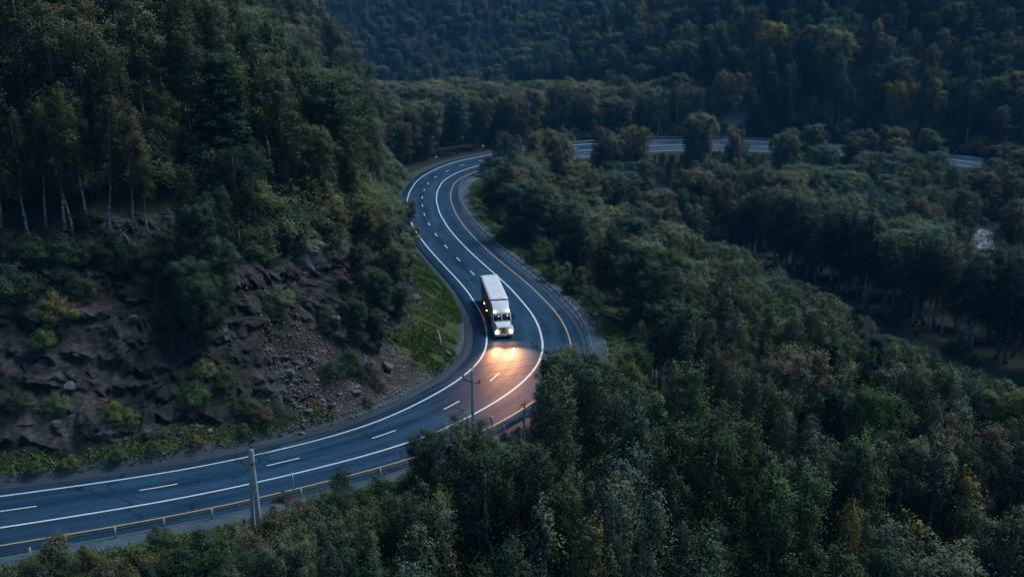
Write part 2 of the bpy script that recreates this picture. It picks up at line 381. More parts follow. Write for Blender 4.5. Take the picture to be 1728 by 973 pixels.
# ------------------------------------------------------------------ road
def strip(name, s0, s1, offs, dz, material, step=1., kind='structure', skirt=0.):
    s = np.arange(s0, s1 + .01, step); offs = list(offs); m = len(offs)
    rows = [road_pt(s, o, dz - (skirt if (skirt and k in (0, m - 1)) else 0)) for k, o in enumerate(offs)]
    P = np.stack(rows, 1); n = len(s); Vv = P.reshape(-1, 3)
    i = (np.arange(n - 1)[:, None] * m + np.arange(m - 1)[None]).ravel()
    me = np_mesh(name, Vv, quads=np.c_[i, i + m, i + m + 1, i + 1], smooth=True)
    uv = me.uv_layers.new(name='road'); li = np.empty(len(me.loops), np.int32); me.loops.foreach_get('vertex_index', li)
    U = np.c_[np.tile(np.array(offs), n), np.repeat(s, m)][li]; uv.data.foreach_set('uv', U.astype(np.float32).ravel())
    o = link(name, me, material); tag(o, kind=kind); return o
def mat_asphalt():
    m, nt, p = mat('asphalt'); L = nt.links
    uv = N(nt, 'ShaderNodeUVMap', uv_map='road'); sx = N(nt, 'ShaderNodeSeparateXYZ'); L.new(uv.outputs[0], sx.inputs[0])
    geo = N(nt, 'ShaderNodeNewGeometry')
    nf = N(nt, 'ShaderNodeTexNoise', i_Scale=14., i_Detail=8., i_Roughness=.75); L.new(geo.outputs['Position'], nf.inputs['Vector'])
    mp = N(nt, 'ShaderNodeMapping'); mp.inputs['Scale'].default_value = (.9, .05, 1); L.new(uv.outputs[0], mp.inputs[0])
    nl = N(nt, 'ShaderNodeTexNoise', i_Scale=1., i_Detail=5., i_Roughness=.6); L.new(mp.outputs[0], nl.inputs['Vector'])
    nb = N(nt, 'ShaderNodeTexNoise', i_Scale=.12, i_Detail=3.); L.new(geo.outputs['Position'], nb.inputs['Vector'])
    base = ramp(nt, nf.outputs[0], [(.3, (.011, .036, .066)), (.7, (.022, .064, .112))])
    base = mix(nt, 1., base, ramp(nt, nl.outputs[0], [(.3, (.5, .52, .55)), (.5, (1, 1, 1)), (.7, (1.32, 1.28, 1.24))]), 'MULTIPLY')
    base = mix(nt, 1., base, ramp(nt, nb.outputs[0], [(.35, (.85, .86, .88)), (.65, (1.12, 1.12, 1.1))]), 'MULTIPLY')
    # worn wheel paths across the three lanes, oil-dark lane middles
    mr = N(nt, 'ShaderNodeMapRange', i_1=-9., i_2=5.); L.new(sx.outputs[0], mr.inputs[0])
    f = lambda o: (o + 9.) / 14.
    base = mix(nt, 1., base, ramp(nt, mr.outputs[0], [(0, (.6, .66, .7)), (f(-7.2), (.72, .76, .8)), (f(-6.9), (.92, .92, .92)), (f(-5.2), (1.05, 1.03, 1.02)), (f(-4.1), (.66, .7, .74)), (f(-3.5), (.7, .72, .76)), (f(-1.8), (1.16, 1.12, 1.1)), (f(0), (1.02, 1., 1.)), (f(1.8), (.9, .9, .92)), (f(3.3), (1.0, 1., 1.)), (f(3.7), (.8, .84, .88)), (1, (.68, .74, .8))]), 'MULTIPLY')
    dn = N(nt, 'ShaderNodeTexNoise', i_Scale=.5, i_Detail=4.); L.new(geo.outputs['Position'], dn.inputs['Vector'])
    va = N(nt, 'ShaderNodeVectorMath', operation='MULTIPLY_ADD'); L.new(dn.outputs['Color'], va.inputs[0]); va.inputs[1].default_value = (2.6, 2.6, 2.6); L.new(geo.outputs['Position'], va.inputs[2])
    vc = N(nt, 'ShaderNodeTexVoronoi', i_Scale=.11, feature='DISTANCE_TO_EDGE'); L.new(va.outputs[0], vc.inputs['Vector'])
    base = mix(nt, 1., base, ramp(nt, vc.outputs['Distance'], [(0, (.45, .47, .5)), (.006, (.55, .57, .6)), (.013, (1, 1, 1))]), 'MULTIPLY')
    v2 = N(nt, 'ShaderNodeTexVoronoi', i_Scale=.9); mp2 = N(nt, 'ShaderNodeMapping'); mp2.inputs['Scale'].default_value = (.28, .07, 1); L.new(uv.outputs[0], mp2.inputs[0]); L.new(mp2.outputs[0], v2.inputs['Vector'])
    sc_ = N(nt, 'ShaderNodeSeparateColor'); L.new(v2.outputs['Color'], sc_.inputs[0])
    base = mix(nt, 1., base, ramp(nt, sc_.outputs[0], [(.0, (.78, .8, .83)), (.12, (.8, .82, .85)), (.16, (1, 1, 1)), (.9, (1.03, 1.03, 1.02)), (1, (1.1, 1.09, 1.08))]), 'MULTIPLY')
    L.new(base, p.inputs['Base Color'])
    L.new(ramp(nt, nl.outputs[0], [(.3, (.6, .6, .6)), (.7, (.75, .75, .75))]), p.inputs['Roughness']); p.inputs['Specular IOR Level'].default_value = .1
    b = N(nt, 'ShaderNodeBump'); b.inputs['Strength'].default_value = .35; b.inputs['Distance'].default_value = .02; L.new(nf.outputs[0], b.inputs['Height']); L.new(b.outputs[0], p.inputs['Normal'])
    return m
def mat_gravel(name='roadside_gravel', k=1.):
    m, nt, p = mat(name); L = nt.links
    geo = N(nt, 'ShaderNodeNewGeometry')
    nf = N(nt, 'ShaderNodeTexNoise', i_Scale=7., i_Detail=9., i_Roughness=.8); L.new(geo.outputs['Position'], nf.inputs['Vector'])
    vo = N(nt, 'ShaderNodeTexVoronoi', i_Scale=5.); L.new(geo.outputs['Position'], vo.inputs['Vector'])
    nb = N(nt, 'ShaderNodeTexNoise', i_Scale=.35, i_Detail=4.); L.new(geo.outputs['Position'], nb.inputs['Vector'])
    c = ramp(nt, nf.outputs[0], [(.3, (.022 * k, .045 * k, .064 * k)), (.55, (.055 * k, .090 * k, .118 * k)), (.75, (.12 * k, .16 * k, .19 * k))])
    c = mix(nt, 1., c, ramp(nt, vo.outputs['Color'], [(0, (.7, .7, .7)), (1, (1.15, 1.15, 1.15))]), 'MULTIPLY')
    c = mix(nt, 1., c, ramp(nt, nb.outputs[0], [(.35, (.7, .7, .68)), (.6, (1.1, 1.1, 1.1))]), 'MULTIPLY')
    L.new(c, p.inputs['Base Color']); p.inputs['Roughness'].default_value = .9
    b = N(nt, 'ShaderNodeBump'); b.inputs['Strength'].default_value = .7; b.inputs['Distance'].default_value = .06; L.new(nf.outputs[0], b.inputs['Height']); L.new(b.outputs[0], p.inputs['Normal'])
    return m
def mat_paint(name, col, wear=.46):
    m, nt, p = mat(name); L = nt.links
    geo = N(nt, 'ShaderNodeNewGeometry'); nz = N(nt, 'ShaderNodeTexNoise', i_Scale=6., i_Detail=8., i_Roughness=.75); L.new(geo.outputs['Position'], nz.inputs['Vector'])
    L.new(ramp(nt, nz.outputs[0], [(wear - .12, tuple(v * .35 for v in col)), (wear, tuple(v * .85 for v in col)), (.7, col)]), p.inputs['Base Color']); p.inputs['Roughness'].default_value = .6
    return m
S0, S1 = -85., 560.
S1 = min(S1, RS[-1] - 2)
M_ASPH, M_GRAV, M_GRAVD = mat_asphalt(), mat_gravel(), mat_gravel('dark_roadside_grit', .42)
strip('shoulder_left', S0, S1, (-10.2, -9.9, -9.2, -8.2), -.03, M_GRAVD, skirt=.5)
strip('shoulder_right', S0, S1, (4.4, 5.2, 6.2, 7.2, 8.0, 8.3), -.03, M_GRAV, skirt=.5)
strip('road', S0, S1, (-8.7, -8.6, -7, -3.5, 0, 3.5, 4.9, 5.0), 0., M_ASPH, skirt=.08)
M_WHITE = mat_paint('white_road_paint', (.70, .71, .71)); M_YEL = mat_paint('orange_road_paint', (.58, .36, .11), .43)
strip('edge_line', S0, S1, (-7.11, -6.89), .006, M_WHITE)
strip('centre_line', S0, S1, (-.12, .12), .006, M_WHITE)
strip('yellow_line', S0, S1, (3.41, 3.58), .006, M_YEL)
mb = MB()
_ref = project(road_pt(np.arange(0, 40, .1), -3.5)); s_ref = np.arange(0, 40, .1)[np.abs(_ref[:, 0] - 267).argmin()]
PER = 10.65
for k in range(-6, 34):
    c = s_ref + k * PER
    if c > S1 - 4 or c < S0 + 4: continue
    ss = np.linspace(c - 1.5, c + 1.5, 7)
    A, B = road_pt(ss, -3.59, .006), road_pt(ss, -3.41, .006); n = len(ss); i = np.arange(n - 1)
    mb.add(np.r_[A, B], np.c_[i, i + 1, n + i + 1, n + i])
o = mb.build('lane_dashes', M_WHITE); tag(o, kind='structure')
# tyre marks on the asphalt in front of the lorry
M_SKID = simple('tyre_rubber_marks', (.018, .018, .02), .7, var=.4, scale=3)
mb = MB()
for (sa, sb, oa, ob, w) in ((46, 55, -2.2, -3.2, .10), (46.5, 55.5, -1.0, -2.0, .10), (40, 50, -4.6, -4.1, .07), (24, 27, 1.6, 1.2, .05), (12, 15, -1.4, -1.9, .05)):
    ss = np.linspace(sa, sb, 16); oo = np.linspace(oa, ob, 16) + .25 * np.sin(np.linspace(0, 3, 16)); ww = w * np.sin(np.linspace(.15, 3.0, 16))
    A, B = road_pt(ss, oo - ww, .004), road_pt(ss, oo + ww, .004); i = np.arange(15); mb.add(np.r_[A, B], np.c_[i, i + 1, 16 + i + 1, 16 + i])
o = mb.build('skid_marks', M_SKID); tag(o, kind='structure')

# river seen through gaps between the trees
m_w, nt, p = mat('river_water'); L = nt.links
geo = N(nt, 'ShaderNodeNewGeometry'); mp = N(nt, 'ShaderNodeMapping'); mp.inputs['Rotation'].default_value = (0, 0, R(-42)); mp.inputs['Scale'].default_value = (.7, .3, 1); L.new(geo.outputs['Position'], mp.inputs[0])
nz = N(nt, 'ShaderNodeTexNoise', i_Scale=2.2, i_Detail=8., i_Roughness=.7); L.new(mp.outputs[0], nz.inputs['Vector'])
L.new(ramp(nt, nz.outputs[0], [(.42, (.05, .07, .08)), (.56, (.25, .28, .30)), (.68, (.62, .64, .66))]), p.inputs['Base Color'])
p.inputs['Roughness'].default_value = .25
b = N(nt, 'ShaderNodeBump'); b.inputs['Strength'].default_value = .5; b.inputs['Distance'].default_value = .2; L.new(nz.outputs[0], b.inputs['Height']); L.new(b.outputs[0], p.inputs['Normal'])
rs = np.r_[0, np.cumsum(np.hypot(*np.diff(RIVER, axis=0).T))]; q = np.arange(0, rs[-1], 2.5)
rp = np.c_[gsm(np.interp(q, rs, RIVER[:, 0]), 3), gsm(np.interp(q, rs, RIVER[:, 1]), 3)]
rt = np.gradient(rp, axis=0); rt /= np.hypot(*rt.T)[:, None]; rn = np.c_[rt[:, 1], -rt[:, 0]]
rows = [np.c_[rp + rn * k, RIVER_Z(rp[:, 1])] for k in (-6, -2, 2, 6)]
P = np.stack(rows, 1).reshape(-1, 3); n = len(rp); i = (np.arange(n - 1)[:, None] * 4 + np.arange(3)[None]).ravel()
o = link('river', np_mesh('river', P, quads=np.c_[i, i + 4, i + 5, i + 1], smooth=True), m_w); tag(o, kind='structure')

# ------------------------------------------------------------------ tree shapes
def leaf_normals(O, rng):
    O = O / (np.linalg.norm(O, axis=1)[:, None] + 1e-6); n = O * .9 + np.array([0, 0, .30]) + rng.normal(0, .13, O.shape)
    return n / np.linalg.norm(n, axis=1)[:, None]
def set_normals(me, O, rng):
    a = me.attributes.new('leafn', 'FLOAT_VECTOR', 'POINT'); a.data.foreach_set('vector', np.repeat(leaf_normals(O, rng), 4, axis=0).astype(np.float32).ravel())
def leaf_quads(C, rng, size, elong=1.5, up=.5, out=None, droop=0.):
    """one quad per centre, normals spread round the outward and upward directions"""
    n = len(C)
    nrm = rng.normal(size=(n, 3)); nrm /= np.linalg.norm(nrm, axis=1)[:, None]
    nrm = nrm * .6 + np.array([0, 0, up]) + (out * .5 if out is not None else 0)
    nrm /= np.linalg.norm(nrm, axis=1)[:, None]
    a = rng.normal(size=(n, 3)); a[:, 2] -= droop; A = a - (a * nrm).sum(1)[:, None] * nrm; A /= np.linalg.norm(A, axis=1)[:, None]
    B = np.cross(nrm, A); s = size * rng.uniform(.6, 1.3, n)[:, None]
    A = A * s * elong * .5; B = B * s * .5
    V = np.stack([C - A, C + B * .9 - A * .1, C + A, C - B * .9 - A * .1], 1).reshape(-1, 3)
    return V, np.arange(n * 4).reshape(-1, 4)
def make_tree(seed, H=12., base=.35, Rm=2.1, peak=.45, nb=34, leaf=.2, per=26, clump=.42, droop=.35, elev=42., up=.45, trunkr=.13, lean=.5, forks=0, nclump=2.3, top=.6, keep=1.0, irregular=.35, gap=.0):
    rng = np.random.default_rng(seed)
    hz = np.linspace(0, 1, 9)
    bend = np.cumsum(rng.normal(0, lean * .12, (9, 2)), axis=0); bend[0] = 0
    tp = np.c_[bend, hz * H]
    tr = trunkr * (1 - hz) ** .8 + .02; tr[0] *= 1.35
    mb = MB().tube(tp[:8], tr[:8], 8); lm = MB()
    tx = lambda t: np.array([np.interp(t, hz, tp[:, 0]), np.interp(t, hz, tp[:, 1]), t * H])
    axes = [(tx, 1.)]
    if forks:
        for k in range(forks):
            t0 = rng.uniform(.25, .45); az = rng.uniform(0, 2 * np.pi); p0 = tx(t0); L = H * (.93 - t0)
            q = np.linspace(0, 1, 7)
            fp = p0 + np.c_[np.cos(az) * q ** .8 * L * .30, np.sin(az) * q ** .8 * L * .30, q * L]
            mb.tube(fp, trunkr * .62 * (1 - q) + .02, 7)
            axes.append((lambda t, fp=fp, t0=t0, q=q: np.array([np.interp((t - t0) / (.93 - t0), q, fp[:, j]) for j in range(3)]), .8))
    C, O, LV = [], [], []
    lob = rng.uniform(.6, 1.25, 7)
    for (ax, sc) in axes:
        n = int(nb * sc)
        for k in range(n):
            t = base + (1 - base) * ((k + rng.uniform(0, 1)) / n) ** .9 * .985
            if ax is not tx and t < .42: continue
            w = (t - base) / (1 - base)
            prof = np.sin(np.pi * min(1, (w / peak) * .5 + .12)) if w < peak else (max(0., 1 - ((w - peak) / (1.03 - peak)) ** 2)) ** top
            az = k * 2.39996 + rng.uniform(-.5, .5)
            Lb = Rm * sc * (.12 + .88 * prof) * lob[k % 7] * (1 + rng.uniform(-irregular, irregular))
            if rng.uniform() < gap: continue
            el = R(elev * (1 - .35 * w) + rng.uniform(-14, 14))
            q = np.linspace(0, 1, 6); d = np.array([np.cos(az), np.sin(az)])
            p0 = ax(t)
            br = p0 + np.c_[d[0] * q * Lb * np.cos(el), d[1] * q * Lb * np.cos(el), q * Lb * np.sin(el) - droop * Lb * q ** 2.2]
            lm.tube(br, np.maximum(trunkr * .30 * (1 - w * .6) * (1 - q), .008) + .006, 4)
            m = max(2, int(Lb * nclump + 1))
            for c in range(m):
                f = .3 + .75 * (c + rng.uniform(0, 1)) / m
                cc = np.array([np.interp(f, q, br[:, j]) for j in range(3)]) + rng.normal(0, .16, 3) * (1 + Lb * .25)
                r = clump * rng.uniform(.65, 1.3) * (.75 + .25 * min(1, Lb / 2))
                nn = int(per * rng.uniform(.6, 1.3) * keep)
                if nn < 1: continue
                g = rng.normal(0, 1, (nn, 3)) * np.array([r * .5, r * .5, r * .42])
                hang = rng.exponential(droop * 1.1, nn); g[:, 2] -= np.minimum(hang, 1.9 * droop + .3); g[:, :2] *= (1 - .35 * np.minimum(1, hang / (droop + .2)))[:, None]
                C.append(cc + g); o_ = g / (np.linalg.norm(g, axis=1)[:, None] + 1e-6); oo = np.array([d[0], d[1], .15 + .9 * w ** 2]); O.append(o_ * .75 + oo * .6)
                LV.append(np.clip(.5 + rng.normal(0, .15) + rng.normal(0, .07, nn), 0, 1))
    # leader tuft
    C = np.concatenate(C); O = np.concatenate(O); LV = np.concatenate(LV)
    Vq, Q = leaf_quads(C, rng, leaf, 1.5, up, O, droop)
    cm = np_mesh('crown', Vq, quads=Q); attr(cm, 'leafvar', np.repeat(LV, 4)); set_normals(cm, O, rng); cm.materials.append(M_LEAF)
    nb_ = sum(len(a_) for a_ in mb.q) + sum(len(a_) for a_ in mb.t); lmm = lm.mesh('limbs', True); bme = bmesh.new(); bme.from_mesh(mb.mesh('trunk', True)); k0 = len(bme.faces); bme.from_mesh(lmm); bme.faces.ensure_lookup_table()
    for fc in bme.faces[k0:]: fc.material_index = 1
    tm = bpy.data.meshes.new('trunk'); bme.to_mesh(tm); bme.free(); bpy.data.meshes.remove(lmm)
    return tm, cm, C
def make_pine(seed, H=13., base=.28, Rm=2.0, trunkr=.16):
    rng = np.random.default_rng(seed); hz = np.linspace(0, 1, 8)
    tp = np.c_[np.cumsum(rng.normal(0, .05, (8, 2)), axis=0), hz * H]; mb = MB().tube(tp, trunkr * (1 - hz) + .02, 8)
    C, O, LV = [], [], []; nw = 15
    for k in range(nw):
        t = base + (1 - base) * (k + .3) / nw; w = (t - base) / (1 - base)
        for b_ in range(6):
            az = b_ * 1.047 + k * .7 + rng.uniform(-.3, .3); Lb = Rm * (1.02 - w) ** .75 * rng.uniform(.6, 1.15) + .25
            q = np.linspace(0, 1, 5); p0 = np.array([np.interp(t, hz, tp[:, 0]), np.interp(t, hz, tp[:, 1]), t * H])
            br = p0 + np.c_[np.cos(az) * q * Lb, np.sin(az) * q * Lb, q * Lb * .25 * (w + .1) + .25 * Lb * q ** 2 - .12 * Lb * q]
            mb.tube(br, .03 * (1 - q) + .006, 4)
            for c in range(max(2, int(Lb * 3.2))):
                f = rng.uniform(.25, 1.05); cc = np.array([np.interp(f, q, br[:, j]) for j in range(3)]); nn = 34
                g = rng.normal(0, 1, (nn, 3)) * np.array([.2, .2, .12]); C.append(cc + g); O.append(g * 2 + np.array([np.cos(az), np.sin(az), .6]) * .4)
                LV.append(np.clip(.4 + rng.normal(0, .12) + rng.normal(0, .1, nn), 0, 1))
    C = np.concatenate(C); O = np.concatenate(O); LV = np.concatenate(LV)
    Vq, Q = leaf_quads(C, rng, .13, 2.6, .3, O); cm = np_mesh('crown', Vq, quads=Q); attr(cm, 'leafvar', np.repeat(LV, 4)); set_normals(cm, O, rng); cm.materials.append(M_LEAF)
    return mb.mesh('trunk', True), cm, C
def make_shrub(seed, H=2.6, Rm=1.5, leaf=.09, n=52, per=80):
    rng = np.random.default_rng(seed); mb = MB(); C, O, LV = [], [], []
    for k in range(9):
        az = rng.uniform(0, 6.28); L = rng.uniform(.5, .95); q = np.linspace(0, 1, 5)
        mb.tube(np.c_[np.cos(az) * q * L * Rm * .7, np.sin(az) * q * L * Rm * .7, q ** .8 * H * L], .035 * (1 - q) + .008, 5)
    for k in range(n):
        az = rng.uniform(0, 6.28); ph = rng.uniform(.05, 1.45); rr = rng.uniform(.55, 1.05)
        cc = np.array([np.cos(az) * np.cos(ph) * Rm * rr, np.sin(az) * np.cos(ph) * Rm * rr, H * (.18 + .8 * np.sin(ph) * rr * rng.uniform(.75, 1.05))])
        nn = int(per * rng.uniform(.6, 1.3)); g = rng.normal(0, .2, (nn, 3)); C.append(cc + g); O.append(g * 2 + np.array([np.cos(az), np.sin(az), .4]) * .4)
        LV.append(np.clip(.5 + rng.normal(0, .17) + rng.normal(0, .13, nn), 0, 1))
    C = np.concatenate(C); O = np.concatenate(O); LV = np.concatenate(LV)
    Vq, Q = leaf_quads(C, rng, leaf, 1.5, .4, O); cm = np_mesh('crown', Vq, quads=Q); attr(cm, 'leafvar', np.repeat(LV, 4)); set_normals(cm, O, rng); cm.materials.append(M_LEAF)
    return mb.mesh('trunk', True), cm, C

# kind -> (species word, trunk material, nominal height, crown radius, crown centre and half height as fractions)
PROTO = {}
def proto(key, species, bark, H, meshes):
    t, c, P = meshes; t.materials.append(bark); t.materials.append(M_BARK)
    r = float(np.percentile(np.hypot(P[:, 0], P[:, 1]), 96)); z0, z1 = np.percentile(P[:, 2], [3, 99.3])
    PROTO[key] = dict(species=species, trunk=t, crown=c, H=float(z1), R=r, c0=float(z0 / z1))
proto('birch_a', 'birch', M_BIRCH, 13, make_tree(1, 13, .22, 1.9, .36, 46, leaf=.092, per=93, clump=.44, droop=.55, top=.85, elev=46, nclump=2.0, forks=0))
proto('birch_b', 'birch', M_BIRCH, 13, make_tree(2, 13, .20, 1.6, .34, 44, leaf=.092, per=87, clump=.42, droop=.65, top=.9, nclump=2.0, forks=1))
proto('birch_c', 'birch', M_BIRCH, 14, make_tree(3, 14, .40, 1.8, .42, 40, leaf=.092, per=87, clump=.45, droop=.6, lean=.8, top=.75, nclump=2.0))
proto('birch_d', 'birch', M_BIRCH, 13, make_tree(4, 13, .26, 2.2, .42, 40, leaf=.092, per=84, clump=.46, droop=.6, forks=2, top=.65, irregular=.5, gap=.1, nclump=2.0))
proto('aspen_a', 'broadleaf', M_BARK, 11, make_tree(5, 11, .20, 2.2, .45, 42, leaf=.10, per=96, clump=.5, droop=.2, forks=1, top=.55, elev=40, nclump=2.0))
proto('aspen_b', 'broadleaf', M_BARK, 9, make_tree(6, 9, .14, 2.3, .42, 42, leaf=.10, per=96, clump=.52, droop=.18, forks=2, top=.5, nclump=2.0))
proto('slim_a', 'birch', M_BIRCH, 10, make_tree(7, 10, .18, 1.1, .32, 40, leaf=.115, per=46, clump=.34, droop=.45, top=.9, nclump=2.2))
proto('loose_a', 'broadleaf', M_BARK, 12, make_tree(8, 12, .26, 3.0, .5, 32, leaf=.15, per=34, forks=2, droop=.12, elev=48, top=.42, clump=.5, irregular=.55, gap=.12))
proto('bare_a', 'bare tree', M_BIRCH, 14, make_tree(9, 14, .36, 2.0, .5, 44, leaf=.11, per=9, droop=.1, elev=52, trunkr=.15, nclump=2., top=.6))
proto('pine_a', 'pine', M_BARK, 13, make_pine(10)); proto('pine_b', 'pine', M_BARK, 12, make_pine(12, 12, .18, 1.7))
proto('shrub_a', 'shrub', M_BARK, 2.6, make_shrub(13)); proto('shrub_b', 'shrub', M_BARK, 2.2, make_shrub(14, 2.2, 1.8, .088, 60)); proto('shrub_c', 'shrub', M_BARK, 3.4, make_shrub(15, 3.4, 1.3, .095, 54))

TINT = {'grey-green': (.076, .092, .056), 'dark green': (.036, .058, .036), 'olive': (.088, .090, .038), 'green': (.052, .088, .036),
        'brownish': (.084, .076, .052), 'yellow': (.125, .112, .032), 'blue-green': (.054, .082, .060), 'pale grey': (.092, .104, .072), 'deep green': (.018, .036, .026)}
T = []   # every tree: dict(x, y, z, key, s, rz, tint, zone, manual)
def add_tree(x, y, key, h=None, tint='grey-green', zone='', manual=False, wide=1., rz=None, tilt=(0, 0), z=None, jit=.24):
    p = PROTO[key]; g = float(ground(np.array([x]), np.array([y]))[0]) if z is None else z
    sc = (h or p['H']) / p['H']
    col = 1.48 * np.array(TINT[tint]) * RNG.uniform(1 - jit, 1 + jit) * RNG.uniform(.94, 1.06, 3)
    d = dict(x=x, y=y, z=g - .1, key=key, s=sc, w=sc * wide, rz=RNG.uniform(0, 6.28) if rz is None else rz, tint=tint, col=col, zone=zone, manual=manual, tilt=tilt, h=sc * p['H'])
    T.append(d); return d

# road places the photograph shows free of leaves
s_ = np.arange(-5, 470, 1.5); KO = []
for off, z_ in ((-8.5, 0), (-7, 0), (-5, 0), (-3.5, 0), (-1.5, 0), (0, 0), (1.8, 0), (3.5, 0), (5.2, .4), (7.0, 0)):
    KO.append(np.c_[project(road_pt(s_, off, z_)), s_, np.full(len(s_), off)])
KO = np.concatenate(KO)
def photo_clear(px, py, s, off):
    k = (px > -5) & (px < 1735)
    hid = ((px > 880) & (py > 588)) | ((px > 705) & (px <= 880) & (py > 770 - (px - 705) * .40)) | ((px > 735) & (px < 800) & (py > 712))
    hid |= (px > 815) & (py < 300) & (py > 200) & ~(((px > 962) & (px < 1002)) | ((px > 1092) & (px < 1165)) | ((px > 1198) & (px < 1225)) | ((px > 1262) & (px < 1310)) | ((px > 1400) & (px < 1418)) | ((px > 1604) & (px < 1660)))
    hid |= (px > 795) & (py > 280) & (py < 330) & (px < 860)
    hid |= (px < 725) & (off < -6.9) & (py > 330) & (py < 445)
    hid |= (px < 330) & (py > 905) & (off > 5)
    return k & ~hid
KO = KO[photo_clear(KO[:, 0], KO[:, 1], KO[:, 3], KO[:, 4])][:, :3]
EXTRA = [(1108, 562, 94), (1107, 575, 94), (1107, 590, 94), (1105, 610, 94), (1103, 632, 94), (1080, 565, 92), (497, 815, 60), (829, 708, 70)]
for (px, py, dep) in [(1215, 212, TURN[1] - 1), (1202, 216, TURN[1] - 2), (1232, 215, TURN[1] - 2), (1245, 218, TURN[1] - 3), (1655, 408, 206), (1645, 400, 212), (1668, 400, 212), (1676, 404, 206), (1640, 412, 202), (1655, 418, 196), (1125, 318, 270), (1133, 305, 280), (1110, 320, 270),
                      (1535, 560, 135), (1560, 580, 128), (1540, 585, 125), (1590, 585, 128), (1625, 600, 122), (1600, 610, 120),
                      (1045, 585, 100), (1035, 560, 104), (1055, 610, 97), (1015, 540, 108), (975, 500, 122), (736, 268, 263), (815, 252, 288), (1004, 535, 110), (1004, 545, 108), (668, 285, 242), (668, 300, 242), (667, 268, 243),
                      (735, 480, 122), (745, 510, 116), (750, 545, 108), (735, 600, 98), (700, 615, 93), (760, 575, 102), (600, 680, 84), (640, 650, 88), (560, 690, 80), (500, 650, 82), (470, 690, 80), (430, 600, 82),
                      (500, 430, 100), (480, 480, 95), (585, 405, 110), (575, 425, 108)]:
    EXTRA.append((px, py, dep))
for gxp in range(10, 300, 40):
    for gyp in (500, 545, 590, 640, 690, 730): EXTRA.append((gxp, gyp, 72 if gxp > 100 else 66))
for gxp in range(420, 620, 30): EXTRA.append((gxp, 835 - (gxp - 420) * .17, 60))
KO = np.r_[KO, np.array(EXTRA, float)]
PXY = project(np.array([[1, 1, 1]]))
def covers(x, y, z, h, key, sc):
    """does the crown hide a road place the photograph shows?"""
    p = PROTO[key]; c = project([(x, y, z + h * (1 + p['c0']) / 2)])[0]; sp = F / c[2]
    rx = p['R'] * sc * sp * .92; ry = h * (1 - p['c0']) / 2 * sp * .98
    k = (KO[:, 2] > c[2] + 1)
    return bool((((KO[k, 0] - c[0]) / rx) ** 2 + ((KO[k, 1] - c[1]) / ry) ** 2 < 1).any())

# ------------------------------------------------------------------ trees that stand out in the photograph (top pixel, depth)
def by_top(px, ytop, Y, key, tint, zone, wide=1., hmin=3, **k):
    P = at_depth(px, ytop, Y); g = float(ground(np.array([P[0]]), np.array([Y]))[0]); h = max(hmin, P[2] - g)
    return add_tree(P[0], Y, key, h, tint, zone, True, wide, z=g, **k)
def by_base(px, ybase, key, h, tint, zone, wide=1., **k):
    P = hit(px, ybase); return add_tree(P[0], P[1], key, h, tint, zone, True, wide, z=P[2], **k)
by_top(950, 583, 77, 'loose_a', 'grey-green', 'fore', 1.35, rz=.6, jit=.02)
by_top(968, 588, 79, 'birch_d', 'grey-green', 'fore', 1.3)
by_top(928, 604, 76, 'aspen_a', 'dark green', 'fore', .8)
by_top(925, 655, 73, 'aspen_b', 'dark green', 'fore', 1.2)
by_top(985, 650, 74, 'aspen_b', 'grey-green', 'fore', 1.2)
by_top(915, 690, 69, 'aspen_b', 'dark green', 'fore', .8)
by_top(1010, 605, 80, 'aspen_a', 'grey-green', 'fore', 1.1)
by_top(1042, 628, 71, 'birch_b', 'olive', 'fore', 1.1)
by_top(1060, 610, 77, 'aspen_a', 'olive', 'fore', .9)
by_top(405, 62, 150, 'slim_a', 'yellow', 'hill', 1.3)
by_top(780, 697, 60, 'birch_d', 'grey-green', 'fore', 1.0)
by_top(722, 728, 60.5, 'aspen_b', 'dark green', 'fore', .75)
by_top(835, 744, 62, 'aspen_b', 'green', 'fore', .75)
by_top(862, 736, 63, 'birch_a', 'dark green', 'fore', .7)
by_top(845, 216, 266, 'bare_a', 'blue-green', 'bend', 1.1)
by_top(851, 222, 268, 'loose_a', 'blue-green', 'bend', .8)
by_top(828, 262, 256, 'shrub_c', 'dark green', 'bend', 1.3)
by_top(870, 240, 268, 'aspen_b', 'grey-green', 'bend', .8)
by_top(950, 240, 255, 'pine_b', 'deep green', 'bend', .7)
for (px, yt, Y, tn, wd) in ((900, 226, 250, 'brownish', .9), (925, 222, 256, 'olive', 1), (940, 232, 246, 'brownish', .9), (1014, 216, 268, 'brownish', .9), (1032, 228, 266, 'grey-green', 1), (1050, 219, 268, 'brownish', .7), (1062, 214, 270, 'olive', .8), (1084, 216, 266, 'olive', .9), (1180, 193, 300, 'grey-green', 1.0), (1168, 199, 300, 'grey-green', .9), (1238, 224, 278, 'brownish', .7), (1330, 226, 270, 'grey-green', 1.), (1392, 246, 262, 'blue-green', 1.1)):
    by_top(px, yt, Y, 'aspen_a' if wd < 1 else 'aspen_b', tn, 'bend', wd * .9, hmin=6)
for (px, yt, Y, k, tn) in ((1000, 150, 333, 'bare_a', 'blue-green'), (1114, 160, 333, 'bare_a', 'blue-green'), (1145, 140, 336, 'bare_a', 'blue-green'), (1170, 92, 365, 'bare_a', 'blue-green'), (1205, 110, 360, 'birch_c', 'dark green'), (775, 150, 318, 'birch_c', 'blue-green'), (792, 160, 316, 'bare_a', 'blue-green'), (835, 145, 322, 'birch_c', 'grey-green')):
    by_top(px, yt, Y, k, tn, 'terrace', 1.7)
